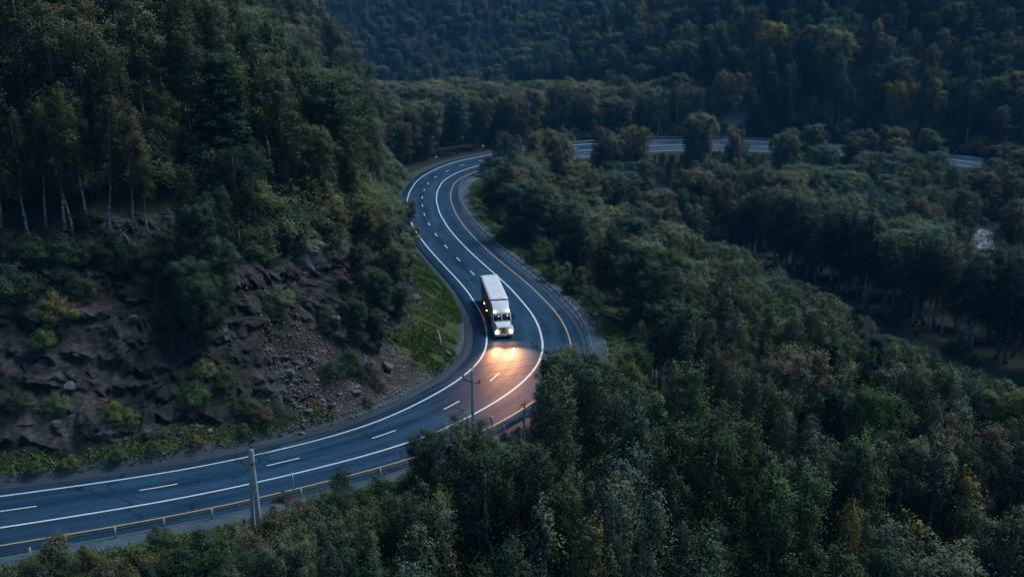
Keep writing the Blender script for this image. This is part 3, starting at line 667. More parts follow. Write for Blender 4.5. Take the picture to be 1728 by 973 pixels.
# birches along the top of the rock cut, with pale stems in view
for (px, yb, h, tn) in ((55, 413, 13, 'dark green'), (113, 405, 14, 'olive'), (124, 405, 12, 'dark green'), (190, 412, 14, 'grey-green'), (232, 398, 12, 'brownish'), (3, 392, 13, 'dark green'), (78, 385, 12, 'grey-green'), (255, 405, 10, 'olive'), (150, 380, 13, 'grey-green')):
    by_base(px, yb, 'birch_c', h, tn, 'rim', .95, tilt=(RNG.uniform(-.05, .03), RNG.uniform(-.1, -.02)))
by_base(256, 455, 'slim_a', 3.0, 'yellow', 'rim', 1.2)
# leaning stems and the leafy column over the cut
for (px, yb, h, k, tn, wd) in ((352, 600, 7.5, 'aspen_b', 'dark green', 1.0), (330, 560, 7, 'aspen_b', 'dark green', 1.0), (375, 540, 8, 'aspen_a', 'dark green', 1.0), (350, 500, 9, 'aspen_a', 'dark green', 1.1), (300, 500, 6, 'aspen_b', 'dark green', 1.), (385, 470, 9, 'birch_b', 'dark green', 1.1), (320, 440, 9, 'birch_a', 'dark green', 1.1), (405, 420, 10, 'birch_d', 'dark green', 1.), (365, 575, 6, 'aspen_b', 'dark green', 1.1),
                               (455, 215, 13, 'pine_a', 'deep green', 1.2), (470, 250, 12, 'pine_b', 'deep green', 1.2)):
    by_base(px, yb, k, h, tn, 'gully', wd)
for (px, yb, h, k, tn) in ((640, 560, 7, 'aspen_b', 'dark green'), (610, 520, 7, 'aspen_a', 'dark green'), (665, 510, 7, 'aspen_b', 'grey-green'), (690, 475, 6.5, 'aspen_b', 'grey-green'), (700, 440, 6, 'loose_a', 'grey-green'), (650, 470, 8, 'loose_a', 'grey-green'), (625, 450, 8, 'aspen_a', 'olive'), (600, 590, 5.5, 'aspen_b', 'dark green'), (665, 420, 8, 'loose_a', 'grey-green'), (640, 600, 5, 'aspen_b', 'dark green'), (520, 375, 6, 'shrub_c', 'green'), (545, 380, 7, 'aspen_b', 'olive'), (690, 395, 7, 'loose_a', 'brownish'), (560, 360, 9, 'birch_b', 'grey-green'), (675, 545, 4.5, 'aspen_b', 'dark green')):
    by_base(px, yb, k, h, tn, 'spur', 1.)
# right-hand wood: a few that read as individuals
for (px, yt, Y, k, tn, wd) in ((1130, 378, 165, 'birch_d', 'pale grey', 1.0), (1100, 345, 178, 'loose_a', 'pale grey', 1.), (1180, 400, 150, 'birch_a', 'grey-green', 1.), (1240, 440, 135, 'birch_b', 'grey-green', 1.), (1395, 505, 98, 'birch_d', 'grey-green', 1.1), (1402, 580, 84, 'pine_a', 'deep green', .9), (1330, 590, 80, 'aspen_b', 'brownish', .9), (1185, 600, 90, 'birch_d', 'pale grey', 1.1), (1255, 625, 80, 'birch_d', 'grey-green', 1.), (1455, 740, 62, 'birch_a', 'green', 1.), (1310, 780, 57, 'birch_a', 'green', 1.), (1640, 800, 56, 'slim_a', 'yellow', .9), (1190, 893, 47, 'bare_a', 'green', .9), (1000, 880, 47, 'birch_a', 'olive', .9), (950, 820, 52, 'birch_b', 'olive', 1.), (1030, 810, 53, 'birch_a', 'blue-green', 1.), (1100, 735, 58, 'birch_b', 'grey-green', 1.1), (845, 825, 53, 'birch_a', 'green', 1.), (690, 835, 50, 'birch_a', 'grey-green', .9), (620, 905, 46, 'birch_b', 'green', .9), (480, 905, 47, 'aspen_b', 'grey-green', .7), (560, 920, 45, 'birch_a', 'blue-green', .9), (740, 860, 49, 'birch_b', 'green', .9), (1545, 870, 50, 'slim_a', 'yellow', 1.), (1430, 860, 50, 'birch_b', 'yellow', .6)):
    by_top(px, yt, Y, k, tn, 'fore' if yt > 690 else 'wood', wd, hmin=4.5)

# ------------------------------------------------------------------ the rest of the woods
KEYS = ['birch_a', 'birch_b', 'birch_c', 'birch_d', 'aspen_a', 'aspen_b', 'slim_a', 'loose_a', 'bare_a', 'pine_a', 'pine_b']
CAPX = [1040, 1130, 1250, 1400, 1500, 1600, 1728, 1900]; CAPY = [318, 378, 425, 492, 560, 600, 655, 725]
def scatter(x0, x1, y0, y1, d, zone, keep, hr, pk, pt, wd=1.2, jit=.44, small=.16):
    n = 0
    for yy in np.arange(y0, y1, d):
        xs = np.arange(x0, x1, d); xs = xs + RNG.uniform(-jit, jit, len(xs)) * d; ys = yy + RNG.uniform(-jit, jit, len(xs)) * d
        g, mk = ground(xs, ys, True); pr = project(np.c_[xs, ys, g + 6])
        ok = keep(xs, ys, mk) & (pr[:, 0] > -160) & (pr[:, 0] < 1900) & (pr[:, 1] < 1130) & (pr[:, 1] > -70)
        hn = vnoise(xs / 17., ys / 17., 51); cn = vnoise(xs / 23., ys / 23., 52)
        for x, y, z, hh, cc in zip(xs[ok], ys[ok], g[ok], hn[ok], cn[ok]):
            key = RNG.choice(KEYS, p=pk); tint = RNG.choice(list(pt), p=np.array(list(pt.values())) / sum(pt.values()))
            if key.startswith('pine'): tint = 'deep green'
            if key == 'bare_a': tint = 'pale grey'
            h = hr[0] + (hr[1] - hr[0]) * (.5 * hh + .5 * RNG.uniform()); wk = wd * RNG.uniform(.8, 1.2)
            if RNG.uniform() < small: h *= RNG.uniform(.45, .75)
            if zone in ('fore', 'wood'):
                pp = project([(x, y, z)])[0]
                if pp[0] > 1040:
                    hm = at_depth(pp[0], np.interp(pp[0], CAPX, CAPY) + RNG.uniform(-6, 16), y)[2] - z
                    if h > hm: h = hm * RNG.uniform(.8, 1.)
                    if h < 2.5: continue
            for att in range(3):
                sc = h / PROTO[key]['H']
                if not covers(x, y, z, h, key, sc * wk): break
                h *= .62
            else: continue
            if h < 3.2:
                if RNG.uniform() < .5: continue
                key = RNG.choice(['shrub_a', 'shrub_b', 'shrub_c'])
            add_tree(x, y, key, h, tint, zone, z=z, wide=wk if h > 3.2 else 1.); n += 1
    return n
PK = lambda **k: [k.get(q, 0) / sum(k.values()) for q in KEYS]
MIXED = {'grey-green': 7, 'dark green': 4, 'olive': 1.6, 'green': 2.4, 'brownish': .5, 'yellow': .1, 'blue-green': 1.8, 'pale grey': 2.}
rv_ok = lambda x, y: river_dist(x, y) > 9
near_right = lambda x, y, mk: (mk['o'] > 12.5) & (mk['clear'] < .3) & (y > 34) & rv_ok(x, y) & (np.hypot(x, y) > 36)
scatter(-46, 80, 36, 130, 4.1, 'fore', lambda x, y, mk: near_right(x, y, mk) & (y < 96) & (y > 40), (9.5, 17), PK(birch_a=5, birch_b=7, birch_c=2, birch_d=3.5, aspen_a=.8, aspen_b=.5, slim_a=1.6, loose_a=.4, bare_a=.1, pine_a=.4), MIXED, wd=1.0, small=.2)
scatter(-10, 110, 90, 190, 5.0, 'wood', lambda x, y, mk: near_right(x, y, mk) & (y >= 96) & (y < 185) & (x < np.interp(y, [92, 110, 128, 150, 178, 205], [74, 70, 66, 60, 52, 42])), (8.5, 15.5), PK(birch_a=4, birch_b=4, birch_c=2.5, birch_d=3, aspen_a=2, aspen_b=1.5, slim_a=.8, loose_a=.6, bare_a=.1, pine_a=.5), MIXED, wd=1.35)
scatter(46, 210, 70, 190, 5.6, 'valley', lambda x, y, mk: near_right(x, y, mk) & (x > np.interp(y, [92, 110, 128, 150, 178, 205], [74, 70, 66, 60, 52, 42]) + 2.4) & (y < 185), (13, 19), PK(birch_a=3, birch_b=3, birch_c=8, birch_d=3, aspen_a=1, bare_a=.2), {'dark green': 4, 'grey-green': 3, 'brownish': 1.3, 'blue-green': 3, 'olive': .8}, wd=1.5)
scatter(-40, 230, 185, 330, 6.8, 'valley', lambda x, y, mk: near_right(x, y, mk) & (y >= 185), (10, 16.5), PK(birch_a=3, birch_b=3, birch_c=3.5, birch_d=3, aspen_a=3, aspen_b=3, bare_a=.25), {'dark green': 2.6, 'grey-green': 3.4, 'brownish': 1.6, 'blue-green': 3, 'olive': 1.2}, wd=1.5)
for yy in np.arange(96, 200, 2.6):
    x = np.interp(yy, [92, 110, 128, 150, 178, 205], [74, 70, 66, 60, 52, 42]) + 2.6 + RNG.uniform(0, 3.5)
    zz_ = float(ground(np.array([x]), np.array([yy]))[0]); hh_ = RNG.uniform(12, 17)
    if not covers(x, yy, zz_, hh_, 'birch_c', hh_ / 13 * 1.2): add_tree(x, yy, RNG.choice(['birch_c', 'birch_c', 'birch_b', 'birch_d']), hh_, RNG.choice(['dark green', 'grey-green', 'blue-green', 'brownish']), 'valley', wide=1.3)
    if RNG.uniform() < .55: add_tree(x - RNG.uniform(3, 5.5), yy + RNG.uniform(-1, 1), RNG.choice(['shrub_a', 'shrub_b']), RNG.uniform(.9, 2.0), RNG.choice(['dark green', 'green', 'brownish']), 'wood')
for s in np.arange(268, 500, 2.3):
    for o_ in (9.6 + RNG.uniform(-.6, 1.2), 14 + RNG.uniform(-1.5, 1.5)):
        if RNG.uniform() < .22: continue
        P = road_pt(s + RNG.uniform(-1, 1), o_); z = float(ground(P[:1], P[1:2])[0]); h = RNG.uniform(5, 11) + max(0, -34 - z) * .9; key = RNG.choice(['aspen_a', 'aspen_b', 'birch_a', 'birch_d'])
        for att in range(3):
            if not covers(P[0], P[1], z, h, key, h / PROTO[key]['H'] * 1.2): add_tree(P[0], P[1], key, h, RNG.choice(['grey-green', 'brownish', 'dark green', 'blue-green', 'olive'], p=[.35, .15, .2, .2, .1]), 'valley', z=z, wide=1.2); break
            h *= .6
for k_ in range(260):
    s = RNG.uniform(268, 500); P = road_pt(s, -12.5 - abs(RNG.normal(0, 9))); z = float(ground(P[:1], P[1:2])[0])
    if np.hypot((P[0] - TURN[0]) / 1.6, P[1] - TURN[1]) < 8: continue
    h = RNG.uniform(2, 6.5); key = RNG.choice(['shrub_a', 'shrub_b', 'aspen_b', 'aspen_a'])
    if not covers(P[0], P[1], z, h, key, h / PROTO[key]['H']): add_tree(P[0], P[1], key, h, RNG.choice(['dark green', 'blue-green', 'grey-green', 'brownish']), 'mountain', z=z, wide=1.3)
# left hill above the cut
def hill_ok(x, y, mk):
    lim = np.interp(mk['s'], [-80, 24, 40, 60, 80, 115, 130, 250], [18.5, 18.5, 20, 17, 14.5, 13, 5, 3.5])
    return (mk['o'] < 0) & (mk['u'] > lim) & (y < 285 + np.maximum(0, -x - 26) * 2.2) & (x < -14) & (np.where(y > 205, x < -24 - .21 * (y - 205), True))
scatter(-190, -10, 60, 400, 5.0, 'hill', hill_ok, (13, 19), PK(birch_a=4, birch_b=4, birch_c=4, birch_d=3, aspen_a=1.5, slim_a=.8, bare_a=.2, pine_a=.7, pine_b=.4), {'grey-green': 5, 'dark green': 4.5, 'olive': 1.4, 'green': 1.2, 'brownish': .6, 'blue-green': 1., 'pale grey': 3.4}, wd=1.3)
# low growth along the top of the cut and, thinner, over its face
for k_ in range(690):
    s = RNG.uniform(-30, 210); lim = np.interp(s, [-80, 24, 40, 60, 80, 115, 130, 250], [18.5, 18.5, 20, 17, 14.5, 13, 5, 3.5])
    if s < 22 and k_ < 620: lim += 6
    u = lim + RNG.uniform(-3.5, 5) if k_ < 620 else RNG.uniform(8.5 if s > 60 else 4, max(9, lim)) 
    if k_ >= 620 and not (s > 60 or u > 10): continue
    P = road_pt(s, -9.6 - u); z = float(ground(P[:1], P[1:2])[0]); h = RNG.uniform(1.6, 5.5) if k_ < 620 else RNG.uniform(1., 2.4)
    key = RNG.choice(['shrub_a', 'shrub_b', 'shrub_c', 'aspen_b', 'birch_b']) if h > 3.4 else RNG.choice(['shrub_a', 'shrub_b'])
    if not covers(P[0], P[1], z, h, key, h / PROTO[key]['H']): add_tree(P[0], P[1], key, h, RNG.choice(['dark green', 'grey-green', 'dark green', 'grey-green', 'olive']), 'rim' if k_ < 620 else 'cut', z=z, wide=1.15)
# terrace behind the far road and the mountains
far_ok = lambda x, y, mk: (mk['o'] < -12.5) & (mk['s'] > 205) & (np.hypot((x - TURN[0]) / 1.7, y - TURN[1]) > 8) & ~hill_ok(x, y, mk)
MT = {'dark green': 5, 'blue-green': 3, 'brownish': 1.6, 'grey-green': 2, 'olive': .8, 'yellow': .1}
scatter(-90, 90, 260, 470, 7.4, 'terrace', lambda x, y, mk: far_ok(x, y, mk) & ((x - 62) * .9437 + (y - 356) * .331 < 8), (13, 21), PK(birch_a=2, birch_b=2, birch_c=2, aspen_a=3, aspen_b=4, birch_d=3, bare_a=.3), {'olive': 4, 'grey-green': 3.5, 'brownish': 2.5, 'blue-green': 2.5, 'yellow': .1}, wd=1.35)
scatter(-20, 330, 220, 560, 8.4, 'mountain', lambda x, y, mk: far_ok(x, y, mk) & ((x - 62) * .9437 + (y - 356) * .331 >= 8), (18, 26), PK(birch_a=4, birch_b=3, birch_c=4, birch_d=2, aspen_a=2, slim_a=1, bare_a=.15, pine_a=.4), MT, wd=1.35)
scatter(-260, 230, 400, 860, 8.0, 'far', lambda x, y, mk: far_ok(x, y, mk) & (((x - 62) * .9437 + (y - 356) * .331 < 8) | (y > 560)) & (y > 470), (10, 16), PK(birch_a=3, birch_b=3, birch_c=4, aspen_a=3, aspen_b=2, birch_d=2), {'blue-green': 4, 'grey-green': 2, 'brownish': 2, 'olive': 1.5, 'dark green': 2}, wd=1.5)
# shrubs: on the cut, along its foot and on the bank below the guard rail
for (px, yb, h, tn, k) in ((60, 520, 3.0, 'dark green', 'shrub_a'), (20, 510, 3.2, 'dark green', 'shrub_b'), (95, 540, 2.6, 'olive', 'shrub_b'), (140, 505, 2.6, 'dark green', 'shrub_a'), (75, 590, 2.0, 'green', 'shrub_a'), (190, 440, 2.6, 'dark green', 'shrub_b'), (230, 450, 2.2, 'dark green', 'shrub_a'), (110, 455, 3, 'dark green', 'shrub_b'), (40, 450, 3, 'dark green', 'shrub_a'), (150, 455, 2.6, 'olive', 'shrub_c'), (190, 718, 2.0, 'olive', 'shrub_a'), (215, 720, 1.7, 'olive', 'shrub_b'), (95, 690, 1.6, 'green', 'shrub_b'), (30, 690, 1.7, 'dark green', 'shrub_b'), (330, 680, 2.0, 'green', 'shrub_b'), (380, 660, 2.0, 'green', 'shrub_a'), (410, 690, 1.6, 'green', 'shrub_b'), (345, 640, 1.8, 'olive', 'shrub_b'),
                          (60, 800, 1.1, 'green', 'shrub_b'), (120, 790, 1.2, 'olive', 'shrub_b'), (200, 780, 1.2, 'green', 'shrub_a'), (260, 768, 1.0, 'green', 'shrub_b'), (330, 755, 1.0, 'olive', 'shrub_b'), (150, 740, 1.5, 'dark green', 'shrub_b'), (410, 735, 1.1, 'brownish', 'shrub_a'), (440, 715, 1.6, 'brownish', 'shrub_b'), (425, 700, 1.6, 'brownish', 'shrub_a'),
                          (560, 640, 2.0, 'dark green', 'shrub_b'), (590, 625, 2.6, 'dark green', 'shrub_a'), (620, 640, 2, 'dark green', 'shrub_b'), (640, 660, 1.3, 'brownish', 'shrub_b'), (555, 560, 2.2, 'dark green', 'shrub_b'), (530, 400, 3, 'green', 'shrub_c'), (505, 395, 3, 'dark green', 'shrub_a'), (620, 690, 1.0, 'brownish', 'shrub_b')):
    by_base(px, yb, k, h, tn, 'cut')
for (px, yb, h, tn, k) in ((95, 985, 3.4, 'grey-green', 'shrub_c'), (70, 995, 2.6, 'olive', 'shrub_a'), (150, 955, 1.6, 'olive', 'shrub_c'), (235, 985, 2.6, 'olive', 'shrub_b'), (190, 1000, 2.4, 'brownish', 'shrub_a'), (300, 990, 2.6, 'dark green', 'shrub_a'), (345, 940, 2.0, 'dark green', 'shrub_b'), (400, 930, 2.0, 'grey-green', 'shrub_a'), (430, 960, 2.4, 'brownish', 'shrub_b'), (270, 925, 1.6, 'green', 'shrub_b'), (470, 905, 2.2, 'olive', 'shrub_b'), (500, 880, 1.8, 'brownish', 'shrub_a'), (520, 915, 2.6, 'grey-green', 'shrub_b'), (545, 880, 2.4, 'green', 'shrub_b'), (580, 850, 2.6, 'dark green', 'shrub_c'), (570, 880, 2.6, 'dark green', 'shrub_a'), (610, 875, 2.4, 'green', 'shrub_b'), (640, 850, 2.0, 'green', 'shrub_b'), (660, 870, 2.8, 'dark green', 'shrub_a'), (690, 860, 2.6, 'dark green', 'shrub_b'), (600, 920, 3, 'olive', 'shrub_a'), (650, 910, 3, 'grey-green', 'shrub_a'), (560, 950, 3.2, 'dark green', 'shrub_b'), (450, 1000, 3, 'grey-green', 'shrub_b'), (500, 960, 3, 'olive', 'shrub_a'), (380, 990, 3, 'green', 'shrub_b'), (700, 830, 2.4, 'green', 'shrub_a'), (480, 850, 1.1, 'brownish', 'shrub_b'),
                          (820, 752, 1.0, 'green', 'shrub_c'), (850, 748, 1.1, 'dark green', 'shrub_a'), (875, 738, 1.0, 'dark green', 'shrub_b'), (810, 780, 2, 'green', 'shrub_a'),
                          (825, 345, 3.0, 'dark green', 'shrub_a'), (840, 375, 3.4, 'grey-green', 'shrub_b'), (815, 330, 3, 'olive', 'shrub_a'), (860, 395, 3.4, 'grey-green', 'shrub_a'), (880, 415, 3.2, 'grey-green', 'shrub_b'), (905, 445, 3.2, 'dark green', 'shrub_a'), (935, 475, 3.2, 'dark green', 'shrub_b'), (965, 495, 3, 'dark green', 'shrub_a'), (1000, 515, 2.6, 'dark green', 'shrub_b'), (850, 405, 2.4, 'olive', 'shrub_b'), (1090, 590, 2.6, 'grey-green', 'shrub_a'), (1075, 620, 3, 'green', 'shrub_b'), (1060, 640, 3, 'dark green', 'shrub_a'), (1110, 640, 3, 'grey-green', 'shrub_b'), (1500, 620, 3, 'dark green', 'shrub_a'), (1570, 625, 3, 'dark green', 'shrub_b'), (1520, 600, 2, 'green', 'shrub_b'), (1440, 212, 4, 'blue-green', 'shrub_b'), (1500, 225, 4, 'dark green', 'shrub_a'), (1620, 235, 4.4, 'blue-green', 'shrub_b'), (1690, 235, 4.4, 'blue-green', 'shrub_a')):
    by_base(px, yb, k, h, tn, 'verge' if px < 760 else 'bend')
for (xs0, n_) in ((0, 60),):
    s = RNG.uniform(60, 200, 90); o_ = RNG.uniform(12.0, 19, 90); P = road_pt(s, o_)
    gg = ground(P[:, 0], P[:, 1])
    for (x, y), z in zip(P[:, :2], gg):
        h = RNG.uniform(1.6, 3.6)
        if not covers(x, y, z, h, 'shrub_a', h / 2.6): add_tree(x, y, RNG.choice(['shrub_a', 'shrub_b', 'shrub_c']), h, RNG.choice(['grey-green', 'dark green', 'olive', 'green']), 'bend', z=z)

# ------------------------------------------------------------------ what the camera sees of each: coarse id picture, far to near
BW, BH = 432, 243; ids = np.full((BH, BW), -1, int); kx = BW / 1728.
A = np.array([(t['x'], t['y'], t['z'], t['h']) for t in T]); dep = A[:, 1] * CP - A[:, 2] * SP
occ = np.full(len(T), True)
for i in np.argsort(-dep):
    t = T[i]; p = PROTO[t['key']]
    c = project([(t['x'], t['y'], t['z'] + t['h'] * (1 + p['c0']) / 2)])[0]; sp = F / c[2]
    rx = max(.6, p['R'] * t['w'] * sp * kx * .8); ry = max(.6, t['h'] * (1 - p['c0']) / 2 * sp * kx * .9); x, y = c[0] * kx, c[1] * kx
    t['px'], t['py'], t['dep'] = c[0], c[1], c[2]
    a, b = max(0, int(x - rx)), min(BW, int(x + rx) + 1); c0, c1 = max(0, int(y - ry)), min(BH, int(y + ry) + 1)
    if a >= b or c0 >= c1: continue
    yy, xx = np.mgrid[c0:c1, a:b]; m = ((xx + .5 - x) / rx) ** 2 + ((yy + .5 - y) / ry) ** 2 < 1
    ids[c0:c1, a:b][m] = i
cnt = np.bincount(ids[ids >= 0], minlength=len(T))
is_shrub = np.array([t['key'].startswith('shrub') for t in T])
score = cnt + 3. * np.array([t['manual'] for t in T])
NT_TREE = 300
chosen = set()
for flag, lim in ((False, NT_TREE), (True, 200)):
    k = np.nonzero((is_shrub == flag) & (cnt > 0))[0]; k = k[np.argsort(-score[k])][:lim]; chosen |= set(k.tolist())

# ------------------------------------------------------------------ names and labels
KIND = {'birch': 'birch_tree', 'broadleaf': 'broadleaf_tree', 'bare tree': 'bare_tree', 'pine': 'pine_tree', 'shrub': 'shrub'}
PLACE = {'fore': 'below the guard rail', 'wood': 'right of the bend', 'valley': 'in the valley wood', 'bend': 'inside the bend', 'terrace': 'behind the far road',
         'mountain': 'on the far mountainside', 'far': 'in the far valley', 'hill': 'on the left hillside', 'rim': 'atop the rock cut', 'gully': 'over the dark gully', 'spur': 'on the rocky spur', 'cut': 'on the rock cut', 'verge': 'below the near guard rail'}
ORD = ['first', 'second', 'third', 'fourth', 'fifth', 'sixth', 'seventh', 'eighth', 'ninth', 'tenth']
groups = {}
for i in chosen:
    t = T[i]; sp_ = PROTO[t['key']]['species']; mid = t['py']
    if t['zone'] in ('fore', 'wood', 'valley', 'hill', 'mountain', 'terrace'):
        rows = {'fore': (760, 880), 'wood': (480, 600), 'valley': (300, 420), 'hill': (110, 240), 'mountain': (60, 140), 'terrace': (100, 180)}[t['zone']]
        row = 'at the back' if mid < rows[0] else ('midway' if mid < rows[1] else 'in front')
        if t['zone'] == 'hill': row = {'at the back': 'high up', 'midway': 'halfway up', 'in front': 'low down'}[row]
    else: row = ''
    t['row'] = row; t['sp'] = sp_
    groups.setdefault((sp_, t['tint'], t['zone'], row), []).append(i)
def nth(k, n):
    if n == 1: return 'the only'
    if k == 0: return 'leftmost'
    if k == n - 1: return 'rightmost'
    if k < (n + 1) // 2: return (ORD[k] if k < 10 else '%dth' % (k + 1)) + ' from left'
    r = n - 1 - k; return (ORD[r] if r < 10 else '%dth' % (r + 1)) + ' from right'
for (sp_, tint, zone, row), L_ in groups.items():
    L_.sort(key=lambda i: T[i]['px'])
    noun = {'birch': 'birch', 'broadleaf': 'round tree', 'bare tree': 'bare tree', 'pine': 'pine', 'shrub': 'shrub'}[sp_]
    adj = tint if sp_ != 'pine' else 'dark'
    if sp_ == 'bare tree': adj = 'thin'
    plural = {'birch': 'birches', 'bush': 'bushes'}.get(noun, noun + 's')
    for k, i in enumerate(L_):
        t = T[i]; size = ''
        w_ = nth(k, len(L_))
        lab = ('%s %s %s %s %s' % (w_, adj, noun, PLACE[zone], row)) if len(L_) == 1 else '%s of the %s %s %s %s' % (w_, adj, plural, PLACE[zone], row)
        t['label'] = ' '.join(lab.split())
GROUPN = {'fore': 'trees below the guard rail', 'wood': 'trees in the wood right of the bend', 'valley': 'trees in the valley wood', 'bend': 'trees inside the bend', 'terrace': 'trees behind the far road', 'mountain': 'trees on the far mountainside', 'far': 'trees in the far valley', 'hill': 'trees on the left hillside', 'rim': 'trees along the top of the rock cut', 'gully': 'trees over the gully', 'spur': 'trees on the rocky spur', 'cut': 'shrubs on the rock cut', 'verge': 'shrubs on the near bank'}
SRC = {}
for i in sorted(chosen, key=lambda i: -cnt[i]):
    t = T[i]; p = PROTO[t['key']]; sp_ = t['sp']
    g = GROUPN[t['zone']] if sp_ != 'shrub' else GROUPN[t['zone']].replace('trees', 'shrubs')
    r = empty(KIND[sp_], (t['x'], t['y'], t['z']), t['rz'], t['label'], {'birch': 'tree', 'broadleaf': 'tree', 'bare tree': 'tree', 'pine': 'tree', 'shrub': 'bush'}[sp_], g)
    r.rotation_euler = (t['tilt'][0], t['tilt'][1], t['rz']); r.scale = (t['w'], t['w'], t['s'])
    tr = link('trunk' if sp_ != 'shrub' else 'stem', p['trunk'], None, r); cr = link('crown' if sp_ != 'shrub' else 'foliage', p['crown'], None, r)
    cr['tint'] = [float(v) for v in t['col']] + [1.0]
    SRC.setdefault(t['key'], (tr, cr))
# ------------------------------------------------------------------ the rest of the wood: one object, instances of the same shapes
rest = [i for i in range(len(T)) if i not in chosen and T[i]['key'] in SRC]
pm = bpy.data.meshes.new('woodland'); pm.vertices.add(len(rest))
pm.vertices.foreach_set('co', np.array([(T[i]['x'], T[i]['y'], T[i]['z']) for i in rest], np.float32).ravel())
ks = list(SRC)
a = pm.attributes.new('kind', 'INT', 'POINT'); a.data.foreach_set('value', np.array([ks.index(T[i]['key']) for i in rest], np.int32))
a = pm.attributes.new('rot', 'FLOAT_VECTOR', 'POINT'); a.data.foreach_set('vector', np.array([(0, 0, T[i]['rz']) for i in rest], np.float32).ravel())
a = pm.attributes.new('size', 'FLOAT_VECTOR', 'POINT'); a.data.foreach_set('vector', np.array([(T[i]['w'], T[i]['w'], T[i]['s']) for i in rest], np.float32).ravel())
a = pm.attributes.new('tint', 'FLOAT_COLOR', 'POINT'); a.data.foreach_set('color', np.array([(*T[i]['col'], 1) for i in rest], np.float32).ravel())
forest = link('woodland', pm); tag(forest, 'dense mixed birch woodland filling the slopes between the nearer trees', 'woodland', kind='stuff')
ng = bpy.data.node_groups.new('woodland', 'GeometryNodeTree')
ng.interface.new_socket('Geometry', in_out='INPUT', socket_type='NodeSocketGeometry'); ng.interface.new_socket('Geometry', in_out='OUTPUT', socket_type='NodeSocketGeometry')
gi = ng.nodes.new('NodeGroupInput'); go = ng.nodes.new('NodeGroupOutput'); jn = ng.nodes.new('GeometryNodeJoinGeometry')
def named(n, ty):
    x = ng.nodes.new('GeometryNodeInputNamedAttribute'); x.data_type = ty; x.inputs[0].default_value = n; return x.outputs[0]
kd, rot, siz = named('kind', 'INT'), named('rot', 'FLOAT_VECTOR'), named('size', 'FLOAT_VECTOR')
for q, key in enumerate(ks):
    j2 = ng.nodes.new('GeometryNodeJoinGeometry')
    for ob in SRC[key]:
        oi = ng.nodes.new('GeometryNodeObjectInfo'); oi.inputs['Object'].default_value = ob; ng.links.new(oi.outputs['Geometry'], j2.inputs[0])
    cp = ng.nodes.new('FunctionNodeCompare'); cp.data_type = 'INT'; cp.operation = 'EQUAL'
    ng.links.new(kd, cp.inputs[2]); cp.inputs[3].default_value = q
    ip = ng.nodes.new('GeometryNodeInstanceOnPoints')
    ng.links.new(gi.outputs[0], ip.inputs['Points']); ng.links.new(cp.outputs[0], ip.inputs['Selection']); ng.links.new(j2.outputs[0], ip.inputs['Instance'])
    ng.links.new(rot, ip.inputs['Rotation']); ng.links.new(siz, ip.inputs['Scale']); ng.links.new(ip.outputs[0], jn.inputs[0])
ng.links.new(jn.outputs[0], go.inputs[0])
md = forest.modifiers.new('woodland', 'NODES'); md.node_group = ng
print('TREES', len(T), 'chosen', len(chosen), 'rest', len(rest), 'visible', int((cnt > 0).sum()), {k: sum(t['key'] == k for t in T) for k in PROTO})
# ------------------------------------------------------------------ lorry
M_TRUCKW = simple('white_truck_paint', (.62, .63, .64), .35, var=.06, scale=1.2)
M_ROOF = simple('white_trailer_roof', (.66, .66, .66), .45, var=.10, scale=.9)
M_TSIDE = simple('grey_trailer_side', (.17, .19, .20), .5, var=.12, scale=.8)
M_BLACK = simple('black_rubber', (.02, .02, .022), .8, var=.3, scale=8)
M_DARKM = simple('dark_chassis_metal', (.035, .036, .04), .55, .6, var=.3)
M_CHROME = simple('dull_chrome', (.55, .56, .58), .28, .9, var=.12)
M_GLASS = simple('dark_windscreen_glass', (.008, .012, .016), .08, var=.2, scale=2, spec=.8)
M_HEAD = emit('headlight_lens', (1., .62, .22), 9.); M_RING = emit('headlight_halo_glow', (1., .42, .09), 2.2); M_MARK = emit('cab_marker_lens', (1., .85, .62), 6.); M_AMB = emit('amber_side_marker', (1., .33, .04), 8.)  # M_RING imitates the orange glow round the lamps
def wheel(parent, x, y, r=.5, w=.32, dual=False):
    mb = MB(); n = 22; a = np.linspace(0, 2 * np.pi, n, endpoint=False); ww = w * (2 if dual else 1)
    prof = [(r * .60, -ww / 2), (r * .95, -ww / 2), (r, -ww / 2 + .05), (r, ww / 2 - .05), (r * .95, ww / 2), (r * .60, ww / 2)]
    Vv = np.concatenate([np.c_[np.full(n, x + d), y + q * np.cos(a), r + q * np.sin(a)] for q, d in prof]); i = np.arange(n); j = (i + 1) % n; m = len(prof)
    Q = np.concatenate([np.c_[k * n + i, k * n + j, ((k + 1) % m) * n + j, ((k + 1) % m) * n + i] for k in range(m)])
    t = mb.add(Vv, Q).build('wheel', M_BLACK, parent, True)
    rb_ = MB(); rb_.tube([(x - ww * .36, y, r), (x + ww * .36, y, r)], r * .61, 18); rb_.tube([(x - ww * .46, y, r), (x + ww * .46, y, r)], r * .26, 12)
    rb_.build('rim', M_CHROME, t)
S_TR, O_TR = 57.6, -4.9
hd_ = hit(851, 576.5); 
_f = road_pt(np.arange(50, 90, .1), -5.1); _k = np.hypot(_f[:, 0] - hd_[0], _f[:, 1] - hd_[1]).argmin(); S_TR = float(np.arange(50, 90, .1)[_k])
P0 = road_pt(S_TR, -4.95, .01); P1 = road_pt(S_TR + 14, -4.95, .01)
P0 = np.array([hd_[0], hd_[1], P0[2]])
rear = at_depth(827, 474, P0[1] + 18.0); dv = np.array([rear[0] - P0[0], rear[1] - P0[1]]); yaw = -math.atan2(dv[0], dv[1]); dv /= np.hypot(*dv)
bank_t = np.interp(S_TR + 8, RS, RB)
truck = empty('semi_truck', P0, 0, 'white lorry with box trailer and glowing headlights driving towards the viewer', 'truck')
